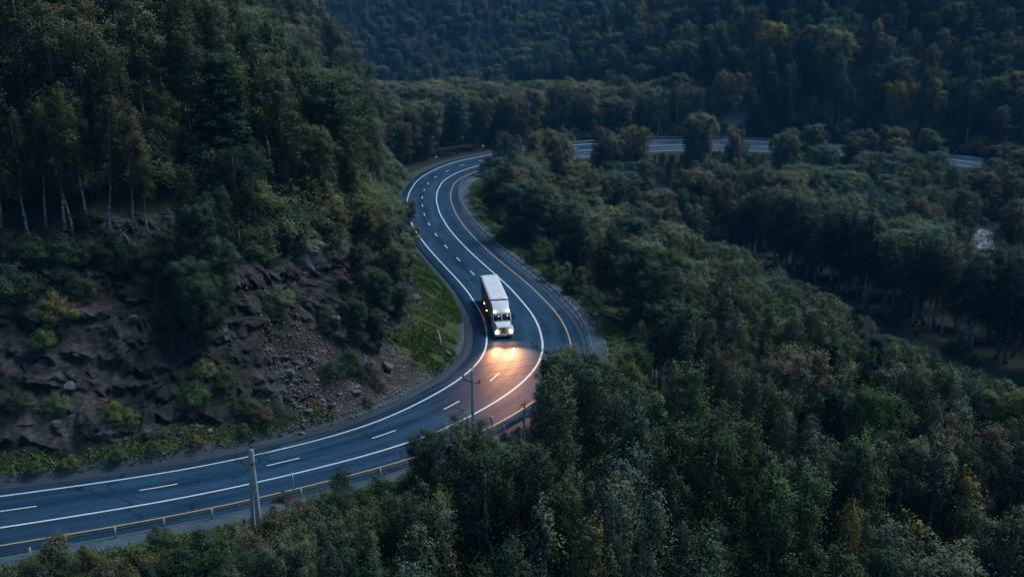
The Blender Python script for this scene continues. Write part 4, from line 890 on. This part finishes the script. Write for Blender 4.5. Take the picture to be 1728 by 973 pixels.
truck.rotation_euler = (0, R(-2.2), yaw)
# trailer
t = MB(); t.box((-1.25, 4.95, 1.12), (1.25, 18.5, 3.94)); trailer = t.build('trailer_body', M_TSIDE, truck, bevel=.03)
r_ = MB()
xs_ = np.linspace(-1.24, 1.24, 7); ys_ = np.linspace(4.97, 18.48, 15)
Vr = [(x, y, 3.955 + .03 * math.cos(x * 1.2) - .012 * (k % 2)) for k, y in enumerate(ys_) for x in xs_]; q = (np.arange(14)[:, None] * 7 + np.arange(6)[None]).ravel()
nV = len(Vr); Vr = Vr + [(x, y, 3.93) for (x, y, z) in Vr]
edge = list(range(7)) ; ring = [k for k in range(7)] + [k * 7 + 6 for k in range(1, 15)] + [14 * 7 + k for k in range(5, -1, -1)] + [k * 7 for k in range(13, 0, -1)]
ring = np.array(ring); rj = np.roll(ring, -1)
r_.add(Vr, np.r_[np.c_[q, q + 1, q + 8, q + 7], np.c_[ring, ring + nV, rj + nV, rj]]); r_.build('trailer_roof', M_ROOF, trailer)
b_ = MB(); b_.box((-1.2, 5.2, .98), (1.2, 18.4, 1.1)); b_.box((-.45, 5.0, .72), (-.35, 18.3, .97)); b_.box((.35, 5.0, .72), (.45, 18.3, .97)); b_.box((-1.22, 8.4, .5), (-1.18, 14.3, .95)); b_.box((1.18, 8.4, .5), (1.22, 14.3, .95)); b_.box((-1.2, 18.1, .5), (1.2, 18.3, .68)); b_.build('trailer_chassis', M_DARKM, truck)
for yy in (9.6, 13.4): MB().box((-1.315, yy - .11, 1.14), (-1.253, yy + .11, 1.24)).build('side_marker', M_AMB, truck, bevel=.01)
m_ = MB()
for yy in np.arange(5.6, 18.4, .62):
    for sx in (-1, 1): m_.box((sx * 1.253 - .008, yy, 1.2), (sx * 1.253 + .008, yy + .05, 3.86))
m_.build('panel_rib', simple('grey_trailer_ribs', (.12, .13, .14), .5), trailer)
# tractor: bonnet, cab, roof fairing
c_ = MB(); c_.prism([(1.62, .95), (1.46, 1.98), (2.02, 2.86), (3.0, 2.9), (4.45, 2.9), (4.45, .95)], 'x', -1.17, 1.17); cab = c_.build('cab', M_TRUCKW, truck, bevel=.06)
f_ = MB(); 
fp = [(-1.13, 2.0, 2.88), (1.13, 2.0, 2.88), (1.18, 4.4, 2.92), (-1.18, 4.4, 2.92), (-1.04, 2.34, 3.12), (1.04, 2.34, 3.12), (-1.1, 3.35, 3.86), (1.1, 3.35, 3.86), (-1.16, 4.4, 3.92), (1.16, 4.4, 3.92)]
f_.add(fp, [(0, 1, 5, 4), (4, 5, 7, 6), (6, 7, 9, 8), (8, 9, 2, 3), (0, 3, 2, 1)], [(0, 4, 3), (4, 8, 3), (4, 6, 8), (1, 2, 5), (5, 2, 9), (5, 9, 7)]); f_.build('roof_fairing', M_TRUCKW, truck, bevel=.04)
h_ = MB(); hp = [(-.98, .16, .78), (.98, .16, .78), (-.98, .12, 1.18), (.98, .12, 1.18), (-.80, .22, 1.56), (.80, .22, 1.56), (-1.06, 1.62, .95), (1.06, 1.62, .95), (-1.02, 1.5, 1.96), (1.02, 1.5, 1.96), (-.9, .75, 1.76), (.9, .75, 1.76), (-1.12, .85, 1.1), (1.12, .85, 1.1)]
h_.add(hp, [(0, 1, 3, 2), (2, 3, 5, 4), (4, 5, 11, 10), (10, 11, 9, 8), (8, 9, 7, 6), (6, 7, 1, 0), (2, 4, 10, 12), (12, 10, 8, 6), (3, 13, 11, 5), (13, 7, 9, 11)], [(0, 2, 12), (0, 12, 6), (1, 13, 3), (1, 7, 13)]); bonnet = h_.build('bonnet', M_TRUCKW, truck, bevel=.04)
for sx in (-1, 1):
    a = np.linspace(0, np.pi, 9); pr = [(1.2 - .74 * math.cos(q), .55 + .74 * math.sin(q) * .95) for q in a] + [(1.2 + .58 * math.cos(q), .55 + .6 * math.sin(q) * .95) for q in a]
    MB().prism(pr, 'x', sx * 1.02 - .2, sx * 1.02 + .2).build('mudguard', M_TRUCKW, truck, bevel=.03)
g_ = MB(); g_.box((-.56, .085, .80), (.56, .15, 1.50)); gr = g_.build('grille', M_DARKM, truck, bevel=.02)
b2 = MB()
for zz in np.linspace(.86, 1.44, 7): b2.box((-.54, .06, zz - .018), (.54, .086, zz + .018))
b2.box((-.60, .065, .78), (-.56, .12, 1.52)); b2.box((.56, .065, .78), (.60, .12, 1.52)); b2.build('grille_bars', M_CHROME, gr)
MB().prism([(-.02, .42), (.0, .74), (.16, .78), (.5, .72), (.5, .42)], 'x', -1.2, 1.2).build('bumper', M_TRUCKW, truck, bevel=.04)
MB().box((-.27, -.045, .47), (.27, -.022, .61)).build('number_plate', simple('white_plate', (.55, .55, .56), .5), truck)
for sx in (-1, 1):
    hl = MB(); hl.prism([(sx * .66, .84), (sx * .70, 1.12), (sx * 1.03, 1.16), (sx * 1.07, .88)], 'y', -.03, .17); ho = hl.build('headlight', M_CHROME, truck, bevel=.02)
    hb = MB(); hb.tube([(sx * .87, -.075, 1.0), (sx * .87, -.032, 1.0)], [.15, .17], 16); hb.build('lamp', M_HEAD, ho); MB().tube([(sx * .87, -.062, 1.0), (sx * .87, -.031, 1.0)], [.235, .245], 18).build('lamp_glow_ring', M_RING, ho)  # larger glowing ring added for the orange halo round each lamp
    MB().box((sx * .90 - .10, 2.14, 3.0), (sx * .90 + .10, 2.36, 3.16)).build('roof_marker_light', M_MARK, truck, bevel=.02)
    mi = MB(); mi.box((sx * 1.46 - .10, 1.72, 1.95), (sx * 1.46 + .10, 1.82, 2.62)); mi.tube([(sx * 1.17, 1.85, 2.5), (sx * 1.40, 1.78, 2.5)], .025, 6); mi.tube([(sx * 1.17, 1.85, 2.05), (sx * 1.40, 1.78, 2.05)], .025, 6); mi.build('wing_mirror', M_BLACK, truck, bevel=.02)
    # side window
    MB().prism([(1.95, 2.0), (2.2, 2.7), (2.95, 2.72), (2.95, 2.0)], 'x', sx * 1.173 - .006, sx * 1.173 + .006).build('side_window', M_GLASS, cab)
    wheel(truck, sx * 1.0, 1.2, .51, .32)
    for yy in (4.9, 6.2): wheel(truck, sx * .93, yy, .51, .30, True)
    for yy in (15.2, 16.5): wheel(truck, sx * .93, yy, .50, .30, True)
    x0 = sx * .56
    wv = [(x0 - .50, 1.472, 2.06), (x0 + .50, 1.472, 2.06), (x0 - .47, 1.935, 2.78), (x0 + .47, 1.935, 2.78)]; nn_ = np.array([0, -.852, .524]) * .02
    wv = np.array(wv); Vw = np.r_[wv + nn_, wv - nn_ * .9]; MB().add(Vw, [(0, 1, 3, 2), (4, 6, 7, 5), (0, 4, 5, 1), (2, 3, 7, 6), (0, 2, 6, 4), (1, 5, 7, 3)]).build('windscreen', M_GLASS, cab)
    tank = MB(); tank.tube([(sx * .98, 2.2, .72), (sx * .98, 4.2, .72)], .3, 14); tank.build('fuel_tank', M_CHROME, truck)
ch = MB(); ch.box((-.45, .5, .55), (-.33, 7.2, .9)); ch.box((.33, .5, .55), (.45, 7.2, .9)); ch.build('tractor_chassis', M_DARKM, truck)
for sx in (-1, 1):
    for (en, size, aim, wide) in ((2900, 30, 3.2, 2.3), (95, 96, 14., 1.3)):        # main beam and an added weak, wide fill for the road close to the bumper
        L_ = bpy.data.lights.new('headlight_beam_and_fill', 'SPOT'); L_.energy = en; L_.color = (1., .42, .18); L_.spot_size = R(size); L_.spot_blend = 1.; L_.shadow_soft_size = .12
        lo = bpy.data.objects.new('headlight_beam_and_fill', L_); COL.objects.link(lo); lo.parent = truck; lo.location = (sx * .87, -.16, 1.0); lo.rotation_euler = (R(90 - aim), 0, R(180 + (4 if sx > 0 else -2))); lo.scale = (wide, 1., 1.)

# ------------------------------------------------------------------ guard rails
M_GALV = simple('weathered_galvanised_steel', (.20, .25, .28), .5, .35, var=.25, scale=3)
def guard_rail(label, s0, s1, off, step, grp, end=True):
    root_p = road_pt((s0 + s1) / 2, off if np.isscalar(off) else off((s0 + s1) / 2)); g = empty('guard_rail', root_p, 0, label, 'guard rail', grp); inv = root_p
    fo = (lambda q: off + 0 * np.asarray(q)) if np.isscalar(off) else off
    s = np.arange(s0, s1, .8); sg = 1 if fo(s0) > 0 else -1
    prof = [(.0, .46), (.05, .50), (.05, .56), (.0, .60), (.0, .64), (.05, .68), (.05, .74), (.0, .78)]
    P = np.stack([road_pt(s, fo(s) - sg * a, z) - inv for a, z in prof] + [road_pt(s, fo(s) - sg * (a - .012), z) - inv for a, z in prof[::-1]], 1); m = P.shape[1]; n = len(s)
    i = np.arange(n - 1)[:, None] * m; k = np.arange(m)[None]; kk = (np.arange(m) + 1)[None] % m
    mb = MB(); mb.add(P.reshape(-1, 3), np.stack([i + k, i + kk, i + m + kk, i + m + k], -1).reshape(-1, 4)); mb.build('rail_beam', M_GALV, g)
    for q in np.arange(s0 + .3, s1, step):
        c = road_pt(q, fo(q)) - inv; j = np.clip(np.searchsorted(RS, q), 0, len(RS) - 1); T_, N_ = RT[j], RN[j] * sg
        pm = MB(); cs = []
        for (a, b) in ((-.06, .02), (.06, .02), (.06, .16), (-.06, .16)): cs.append((c[0] + T_[0] * a + N_[0] * b, c[1] + T_[1] * a + N_[1] * b))
        Vp = [(x, y, c[2] - .35) for x, y in cs] + [(x, y, c[2] + .82) for x, y in cs]
        pm.add(Vp, [(0, 3, 2, 1), (4, 5, 6, 7), (0, 1, 5, 4), (1, 2, 6, 5), (2, 3, 7, 6), (3, 0, 4, 7)]); pm.build('post', M_GALV, g)
near_off = lambda q: np.interp(q, [-60, 0, 35, 60, 110, 170, 230, 300], [5.7, 5.7, 5.6, 5.8, 6.0, 5.6, 5.2, 5.2])
guard_rail('grey steel guard rail along the outside of the near bend', float(np.interp(104, project(road_pt(np.arange(-10, 40, .5), 5.5, .6))[:, 0], np.arange(-10, 40, .5))), 262., near_off, 3.0, 'guard rails')
guard_rail('short low guard rail end running off the left edge of the view', -24., float(np.interp(62, project(road_pt(np.arange(-10, 40, .5), 6.4, .6))[:, 0], np.arange(-10, 40, .5))), 6.7, 3.0, 'guard rails')
guard_rail('distant guard rail behind the far stretch of road', 262., 372., -8.9, 3.0, 'guard rails')

# ------------------------------------------------------------------ utility poles and wires
M_CONC = simple('pale_weathered_concrete', (.30, .31, .31), .85, var=.22, scale=5); M_WOOD = simple('dark_tarred_wood', (.035, .03, .027), .9, var=.3, scale=6); M_INS = simple('brown_porcelain', (.06, .05, .05), .3, var=.2); M_INSW = simple('white_porcelain', (.55, .55, .56), .3, var=.1)
def taper(p0, p1, a0, a1):
    p0, p1 = np.array(p0, float), np.array(p1, float); Vp = [(p[0] + sx * a, p[1] + sy * a, p[2]) for p, a in ((p0, a0), (p1, a1)) for sx, sy in ((-1, -1), (1, -1), (1, 1), (-1, 1))]
    return Vp, [(0, 3, 2, 1), (4, 5, 6, 7), (0, 1, 5, 4), (1, 2, 6, 5), (2, 3, 7, 6), (3, 0, 4, 7)]
ATT = []
def pole(name, label, base, top, material, arm_dir, arm_len, brace=None, r0=.15, r1=.095, arm_drop=.95, ins=None, wood=False):
    base = np.array(base); g = empty(name, base, 0, label, 'utility pole', 'utility poles beside the road'); h = np.array(top) - base
    mb = MB()
    if wood: mb.tube([(0, 0, -.3), tuple(h)], [r0, r1], 10)
    else: mb.add(*taper((0, 0, -1.2), h, r0, r1))
    mb.build('post', material, g, bevel=0 if wood else .015)
    if brace is not None:
        e = np.array(brace) - base; MB().add(*taper((e[0], e[1], e[2] - 1.2), (h[0] - .12, h[1], h[2] - .25), r0 * .8, r1 * .8)).build('strut', material, g, bevel=.012)
    ad = np.array([math.cos(arm_dir), math.sin(arm_dir), 0.]); c = h * (1 - arm_drop / np.linalg.norm(h)); c = c + np.array([0, -.17, 0])
    am = MB(); e0, e1 = c - ad * arm_len, c + ad * arm_len * .8
    am.tube([e0 + np.array([0, 0, .22]), e0 * .5 + c * .5 + np.array([0, 0, .03]), c, e1], .045, 6); am.tube([c - np.array([0, .02, .12]), c + np.array([0, .3, -.12])], .05, 6); am.build('crossarm', M_DARKM, g)
    pts = [h + np.array([0, 0, .05]), e0 + np.array([0, 0, .22]), e1]
    for p_ in pts:
        im = MB(); im.tube([p_ - np.array([0, 0, .03]), p_ + np.array([0, 0, .16])], .018, 5); im.tube([p_ + np.array([0, 0, .10]), p_ + np.array([0, 0, .17]), p_ + np.array([0, 0, .24]), p_ + np.array([0, 0, .30])], [.055, .085, .075, .04], 9); im.build('insulator', ins or M_INS, g)
    ATT.append([base + q + np.array([0, 0, .27]) for q in pts]); return g
b1 = hit(439, 897); tp1 = at_depth(424, 758, b1[1] + .1); br1 = hit(427, 889)
pole('utility_pole', 'pale concrete pole with leaning strut, nearest pole beside the lower road', b1, tp1, M_CONC, .55, .75, brace=br1, r0=.17, r1=.12)
b2_ = at_depth(799, 740, 66.5); b2_[2] = float(ground(b2_[:1], b2_[1:2])[0]); tp2 = at_depth(796.5, 624, 66.6)
pole('utility_pole', 'slim pale concrete pole standing in front of the curve below the lorry', b2_, tp2, M_CONC, -.35, .78, r0=.15, r1=.10)
b3 = at_depth(1103, 645, 95.); b3[2] = float(ground(b3[:1], b3[1:2])[0]); tp3 = at_depth(1108, 559, 95.2)
g3 = pole('utility_pole', 'dark wooden pole on pale concrete footing among the trees right of the bend', b3, tp3, M_WOOD, -.35, .72, r0=.13, r1=.10, ins=M_INSW, wood=True)
fm = MB(); fm.add(*taper((-.22, 0, -1), (-.16, 0, 2.0), .10, .09)); fm.add(*taper((.22, 0, -1), (.18, 0, 1.8), .10, .09)); fm.build('concrete_footing', M_CONC, g3)
M_WIRE = simple('grey_aluminium_wire', (.16, .17, .17), .5, .5)
for (A_, B_) in ((ATT[0], ATT[1]), (ATT[1], ATT[2])):
    for k in range(3):
        q = np.linspace(0, 1, 24)[:, None]; Pw = A_[k] * (1 - q) + B_[k] * q - np.array([0, 0, 1]) * (4 * .55 * q * (1 - q)); o_ = Pw[0]
        wo = MB().tube(Pw - o_, .013, 4).build('power_line', M_WIRE); wo.location = o_
        tag(wo, ['topmost', 'left-hand', 'right-hand'][k] + (' thin power line strung between the two pale concrete poles' if A_ is ATT[0] else ' thin power line running from slim concrete pole to dark wooden pole'), 'wire', 'power lines')

# ------------------------------------------------------------------ signs and marker posts
M_SIGNW = simple('white_sign_face', (.72, .72, .73), .45, var=.06); M_SIGNR = simple('red_sign_face', (.42, .02, .03), .45, var=.08); M_SIGNB = simple('grey_green_sign_back', (.12, .20, .22), .5, .3, var=.15); M_SIGNK = simple('black_sign_ink', (.02, .02, .02), .5)
def round_sign(label, px, py_base, h, d=.75):
    P = hit(px, py_base); g = empty('road_sign', P, 0, label, 'road sign', 'round road signs at the far bend'); g.rotation_euler = (0, 0, math.atan2(P[0], -P[1]) * 0 + .15)
    MB().tube([(0, .05, -.4), (0, .05, h)], .035, 8).build('post', M_GALV, g)
    a = np.linspace(0, 2 * np.pi, 25)[:-1]; c = h - d / 2
    def disc(r, y0, y1): return MB().prism([(r * math.cos(q), c + r * math.sin(q)) for q in a], 'y', y0, y1)
    pl = disc(d / 2, -.012, .012).build('sign_plate', M_SIGNR, g); disc(d / 2 * .80, -.018, -.0125).build('sign_face', M_SIGNW, pl)
    for (x0, mt_) in ((-.16, M_SIGNR), (.05, M_SIGNK)):
        k = MB(); k.box((x0, -.023, c - .07), (x0 + .13, -.0185, c + .02)); k.box((x0 + .02, -.023, c + .021), (x0 + .11, -.0185, c + .07)); k.build('car_symbol', mt_, pl)
round_sign('round red ringed white sign on the grass outside the far bend', 736, 278, 2.6, .95)
round_sign('small round red ringed sign at the start of the far straight', 815, 257, 2.4, .9)
def plate_sign(name, label, P, h, w, ph, yaw, face, stripe=None, group=None):
    g = empty(name, P, yaw, label, 'road sign', group)
    MB().tube([(0, .04, -.4), (0, .04, h)], .035, 8).build('post', M_GALV, g); pl = MB().box((-w / 2, -.012, h - ph), (w / 2, .012, h)).build('sign_plate', face, g)
    if stripe:
        for k in range(stripe):
            z0 = h - ph + .06 + k * (ph - .08) / stripe; hh = (ph - .08) / stripe * .55
            MB().prism([(-w / 2 + .03, z0), (0, z0 + hh * .6), (w / 2 - .03, z0), (w / 2 - .03, z0 + hh), (0, z0 + hh * 1.6), (-w / 2 + .03, z0 + hh)], 'y', -.018, -.0125).build('chevron', M_SIGNR, pl)
    return g
Pn = hit(495.5, 842); plate_sign('chevron_sign', 'narrow red and white chevron post behind the near guard rail', Pn, 2.15, .5, .6, -1.15, M_SIGNW, 2, 'chevron signs')
Pn = at_depth(829, 720, 71.0); Pn[2] = float(ground(Pn[:1], Pn[1:2])[0]); plate_sign('chevron_sign', 'red and white chevron board above the guard rail right of the slim pole', Pn, at_depth(829, 702, 71.)[2] - Pn[2], .55, .62, -.9, M_SIGNW, 2, 'chevron signs')
Pn = hit(1004, 549); plate_sign('sign_back', 'grey green back of a square sign on the gravel edge of the bend', Pn, 1.75, .75, .65, .5, M_SIGNB, None)
Pn = hit(892, 262); plate_sign('marker_board', 'small white marker board between treetops before the far road', Pn, at_depth(892, 231, Pn[1])[2] - Pn[2], .8, .8, .2, M_SIGNW)
for (px, py, lab) in ((977, 238, 'thin grey marker post left of the pale trunk by the far road'), (1281, 226, 'thin grey marker post right of the gravel lay-by'), (1610, 264, 'pale marker post beside the road at far right')):
    P = hit(px, py); g = empty('marker_post', P, 0, lab, 'marker post', 'marker posts by the far road'); MB().tube([(0, 0, -.3), (0, 0, 2.1)], .06, 8).build('post', M_GALV, g); MB().tube([(0, 0, 1.75), (0, 0, 2.0)], .075, 8).build('reflector_band', M_SIGNW, g)

# ------------------------------------------------------------------ rocks, rubble and dead wood
M_STONE = simple('broken_grey_rock', (.085, .083, .082), .9, var=.5, scale=1.6, bump=.6); M_PALE = simple('pale_rock', (.085, .11, .12), .9, var=.85, scale=1.6, bump=1.)
M_RUB = simple('brown_rubble', (.105, .09, .08), .95, var=.6, scale=.9, bump=.4); M_DEAD = simple('bleached_dead_wood', (.30, .28, .26), .85, var=.25, scale=4)
ICO = bmesh.new(); bmesh.ops.create_icosphere(ICO, subdivisions=1, radius=1.); IV = np.array([v.co[:] for v in ICO.verts]); IF = np.array([[v.index for v in f.verts] for f in ICO.faces]); ICO.free()
ICO = bmesh.new(); bmesh.ops.create_icosphere(ICO, subdivisions=3, radius=1.); IV3 = np.array([v.co[:] for v in ICO.verts]); IF3 = np.array([[v.index for v in f.verts] for f in ICO.faces]); ICO.free()
def rock_verts(base, rng, sc, cuts=7):
    v = base.copy()
    for _ in range(cuts):
        n = rng.normal(size=3); n /= np.linalg.norm(n); d = rng.uniform(.42, .8); k = v @ n; v = v - np.maximum(0, k - d)[:, None] * n
    return v * sc
rr = np.random.default_rng(5)
def stones(name, label, spots, mt_):
    mb = MB()
    for (x, y, z, r) in spots:
        v = rock_verts(IV, rr, np.array([r, r * rr.uniform(.6, 1), r * rr.uniform(.4, .75)]), 7); a = rr.uniform(0, 6.28); c, s_ = math.cos(a), math.sin(a)
        v = np.c_[v[:, 0] * c - v[:, 1] * s_, v[:, 0] * s_ + v[:, 1] * c, v[:, 2]] + np.array([x, y, z]); mb.add(v, None, IF)
    o = mb.build(name, mt_); tag(o, label, 'rubble', kind='stuff'); return o
s = np.r_[rr.uniform(25, 51, 7600), rr.uniform(-40, 30, 1400)]; u = np.r_[np.abs(rr.normal(0, 4.6, 7600)) + .1, np.abs(rr.normal(0, 1.6, 1400)) + .2]; k = u < 13; P = road_pt(s[k], -9.7 - u[k]); gz = ground(P[:, 0], P[:, 1])
stones('scree', 'loose broken stones heaped along the foot of the rock cut', [(x, y, z, r) for (x, y), z, r in zip(P[:, :2], gz, np.exp(rr.normal(-2.45, .55, k.sum())))], M_RUB)
q = rr.normal(0, 1.5, (500, 2)); q = q[np.hypot(q[:, 0], q[:, 1]) < 3.2]; gz = ground(LEDGE[0] + q[:, 0], LEDGE[1] + q[:, 1])
for (px, py, r, lab) in ((754, 598, .55, 'single pale boulder on the grass at the inside of the bend'), (560, 690, .6, 'grey boulder at the foot of the rubble slope'), (600, 668, .5, 'brown boulder midway along the rubble pile'), (520, 700, .45, 'rounded boulder near the roadside end of the rubble'), (640, 645, .55, 'boulder below the rocky spur at the rubble edge'), (228, 545, .4, 'small pale stone perched above the gravel ledge'), (120, 660, .55, 'square rock block fallen on the left cut'), (490, 640, .6, 'dark boulder high on the rubble slope'), (665, 520, .9, 'grey crag on the spur beside the grass apron'), (700, 505, .7, 'jagged rock beside the apron top'), (655, 625, .9, 'upright slab at the spur foot'), (560, 550, 1.1, 'bluish rock bulge in the middle of the dark cut')):
    P = hit(px, py); v = rock_verts(IV3, rr, np.array([r * 1.2, r, r * .85]), 12); o = MB().add(v, None, IF3).build('boulder', M_STONE); o.location = (P[0], P[1], P[2] + r * .25); o.rotation_euler = (0, 0, rr.uniform(0, 6)); tag(o, lab, 'boulder', 'boulders at the rock cut')
# steep crag at the end of the hill and the pale crag above the spur
for (px, py, dims, n_, lab) in ((668, 305, (1.6, 2.6, 5.6), 16, 'tall bluish rock buttress where the hill meets the far bend'), (585, 425, (2.6, 1.6, 2.4), 16, 'pale fractured crag above the dark middle of the cut'), (500, 440, (3.2, 1.6, 2.6), 16, 'brown broken crag at the top of the gully')):
    P = hit(px, py); mbk = MB()
    for q_ in range(11):
        v = rock_verts(IV3, rr, np.array(dims) * rr.uniform(.35, .75), n_); v = v + np.array(dims) * np.array([rr.uniform(-.6, .6), rr.uniform(-.4, .4), rr.uniform(-.5, .45)])
        v = v + .12 * fbm(v[:, 0] * 1.7 + v[:, 2], v[:, 1] * 1.7 + v[:, 2] * 1.3, 91 + q_)[:, None]; mbk.add(v, None, IF3)
    o = mbk.build('crag', M_PALE if 'brown' not in lab else M_STONE); o.location = (P[0], P[1] + dims[1] * .5, P[2] + dims[2] * .15); tag(o, lab, 'rock', 'crags of the rock cut')
def branch(label, pts, r0, twigs=0, group='dead wood'):
    o_ = pts[0].copy(); pts = np.array(pts) - o_; mb = MB().tube(pts, np.linspace(r0, r0 * .35, len(pts)), 7)
    for k in range(twigs):
        j = rr.integers(1, len(pts)); d = rr.normal(size=3) * .9; d[2] = abs(d[2]); mb.tube([pts[j], pts[j] + d * .6, pts[j] + d * 1.1 + rr.normal(0, .2, 3)], [r0 * .35, r0 * .2, .008], 5)
    o = mb.build('fallen_branch', M_DEAD, smooth=True); o.location = o_; tag(o, label, 'dead wood', group)
def gp(px, py, up=.15): p = hit(px, py); return p + np.array([0, 0, up])
branch('pale dead branch lying on the stones inside the bend', [gp(739, 560), gp(743, 575, .25), gp(745, 590)], .11, 2)
A0 = gp(187, 418, .1); B0 = at_depth(207, 394, A0[1] - .5); C0 = gp(223, 421, .1)
branch('broken birch stem leaning up to the right on the cut', [A0, A0 * .5 + B0 * .5, B0], .09, 1); branch('broken birch stem leaning up to the left on the cut', [C0, C0 * .45 + B0 * .55 + np.array([.1, 0, .15]), B0 + np.array([.15, 0, 0])], .09, 1)
D0 = hit(672, 372) + np.array([0, 0, .6]); D1 = at_depth(650, 356, D0[1]); D2 = at_depth(633, 343, D0[1] + .5)
branch('long bleached branch above the spur bushes', [D0, D1, D2], .16, 7)

# ------------------------------------------------------------------ grass tufts along the verges
M_GRASS, nt, p = mat('verge_grass'); L = nt.links
at_ = N(nt, 'ShaderNodeAttribute', attribute_name='leafvar'); L.new(ramp(nt, at_.outputs['Fac'], [(0, (.045, .075, .016)), (.5, (.085, .14, .026)), (.8, (.13, .155, .04)), (1, (.2, .16, .08))]), p.inputs['Base Color']); p.inputs['Roughness'].default_value = .8; p.inputs['Specular IOR Level'].default_value = .2
s = np.r_[rr.uniform(-40, 60, 26000), rr.uniform(60, 200, 20000), rr.uniform(50, 122, 44000), rr.uniform(-40, 34, 9000)]
o_ = np.r_[7.5 + np.abs(rr.normal(0, 2.8, 46000)) + .9 * np.r_[np.zeros(26000), np.sin(np.arange(20000) * 1.7)], -9.9 - np.abs(rr.normal(0, 4.0, 44000)), -10.0 - np.abs(rr.normal(0, 1.2, 9000))]
dens = vnoise(s / 3.1, o_ / 2.3, 71) > .30
s, o_ = s[dens], o_[dens]; P = road_pt(s, o_); gz, gm = ground(P[:, 0], P[:, 1], True); gz = np.where((o_ > 0) & (o_ < 8.3), P[:, 2] - .05, gz); kq = ((o_ > 0) & (o_ < 8.3)) | (gm['grass'] > .2) & (gz < -20); P, gz, s, o_ = P[kq], gz[kq], s[kq], o_[kq]; n_ = len(P)
hgt = rr.uniform(.10, .30, n_) * (.6 + .9 * vnoise(s / 2., o_ / 2., 72)); az = rr.uniform(0, 6.28, n_); wd_ = rr.uniform(.025, .07, n_); dx, dy = np.cos(az), np.sin(az)
b0 = np.c_[P[:, 0] - dx * wd_, P[:, 1] - dy * wd_, gz - .04]; b1_ = np.c_[P[:, 0] + dx * wd_, P[:, 1] + dy * wd_, gz - .04]; lx_, ly_ = rr.normal(0, .16, n_), rr.normal(0, .16, n_)
t0_ = np.c_[P[:, 0] + lx_ + dx * wd_ * .8, P[:, 1] + ly_ + dy * wd_ * .8, gz + hgt]; t1_ = np.c_[P[:, 0] + lx_ - dx * wd_ * .8, P[:, 1] + ly_ - dy * wd_ * .8, gz + hgt * .9]
gme = np_mesh('verge_grass', np.stack([b0, b1_, t0_, t1_], 1).reshape(-1, 3), quads=np.arange(n_ * 4).reshape(-1, 4)); attr(gme, 'leafvar', np.repeat(np.clip(vnoise(s / 4., o_ / 4., 73) * .8 + rr.normal(.1, .12, n_), 0, 1), 4))
o = link('verge_grass', gme, M_GRASS); tag(o, 'rough grass growing along the road verges', 'grass', kind='stuff')

# ------------------------------------------------------------------ evening air
mh, nt, p = mat('evening_haze'); nt.nodes.remove(p)
pv = nt.nodes.new('ShaderNodeVolumePrincipled'); pv.inputs['Color'].default_value = (.12, .52, 1, 1); pv.inputs['Density'].default_value = .00015; pv.inputs['Anisotropy'].default_value = .0
nt.links.new(pv.outputs[0], nt.nodes['Material Output'].inputs['Volume'])
hz_ = MB().box((-640, -90, LO_Z - 1.5), (720, 1020, HI_Z + 30)).build('haze', mh); tag(hz_, kind='stuff')
# ------------------------------------------------------------------ light
w = bpy.data.worlds.new('World'); scene.world = w; w.use_nodes = True
nt = w.node_tree; bg = nt.nodes['Background']
sky = nt.nodes.new('ShaderNodeTexSky'); sky.sky_type = 'NISHITA'; sky.sun_disc = False
SUN_EL, SUN_ROT = 4.0, 72.0
sky.sun_elevation = R(SUN_EL); sky.sun_rotation = R(SUN_ROT); sky.ozone_density = 4.0; sky.air_density = 1.0; sky.dust_density = 1.0
nt.links.new(sky.outputs[0], bg.inputs['Color']); bg.inputs['Strength'].default_value = .085
# the bright part of the clouded evening sky overhead, a little behind the valley
sd = bpy.data.lights.new('evening_sky_glow', 'SUN'); sd.energy = .88; sd.angle = R(30); sd.color = (.86, .95, 1.0)
so = bpy.data.objects.new('evening_sky_glow', sd); COL.objects.link(so)
so.rotation_euler = (R(-10), R(30), 0)
vs = scene.view_settings; vs.view_transform = 'Standard'; vs.look = 'None'; vs.exposure = 2.2; vs.gamma = 1.0; vs.use_curve_mapping = False
scene.cycles.max_bounces = 4; scene.cycles.diffuse_bounces = 2; scene.cycles.use_denoising = True; scene.cycles.transparent_max_bounces = 4
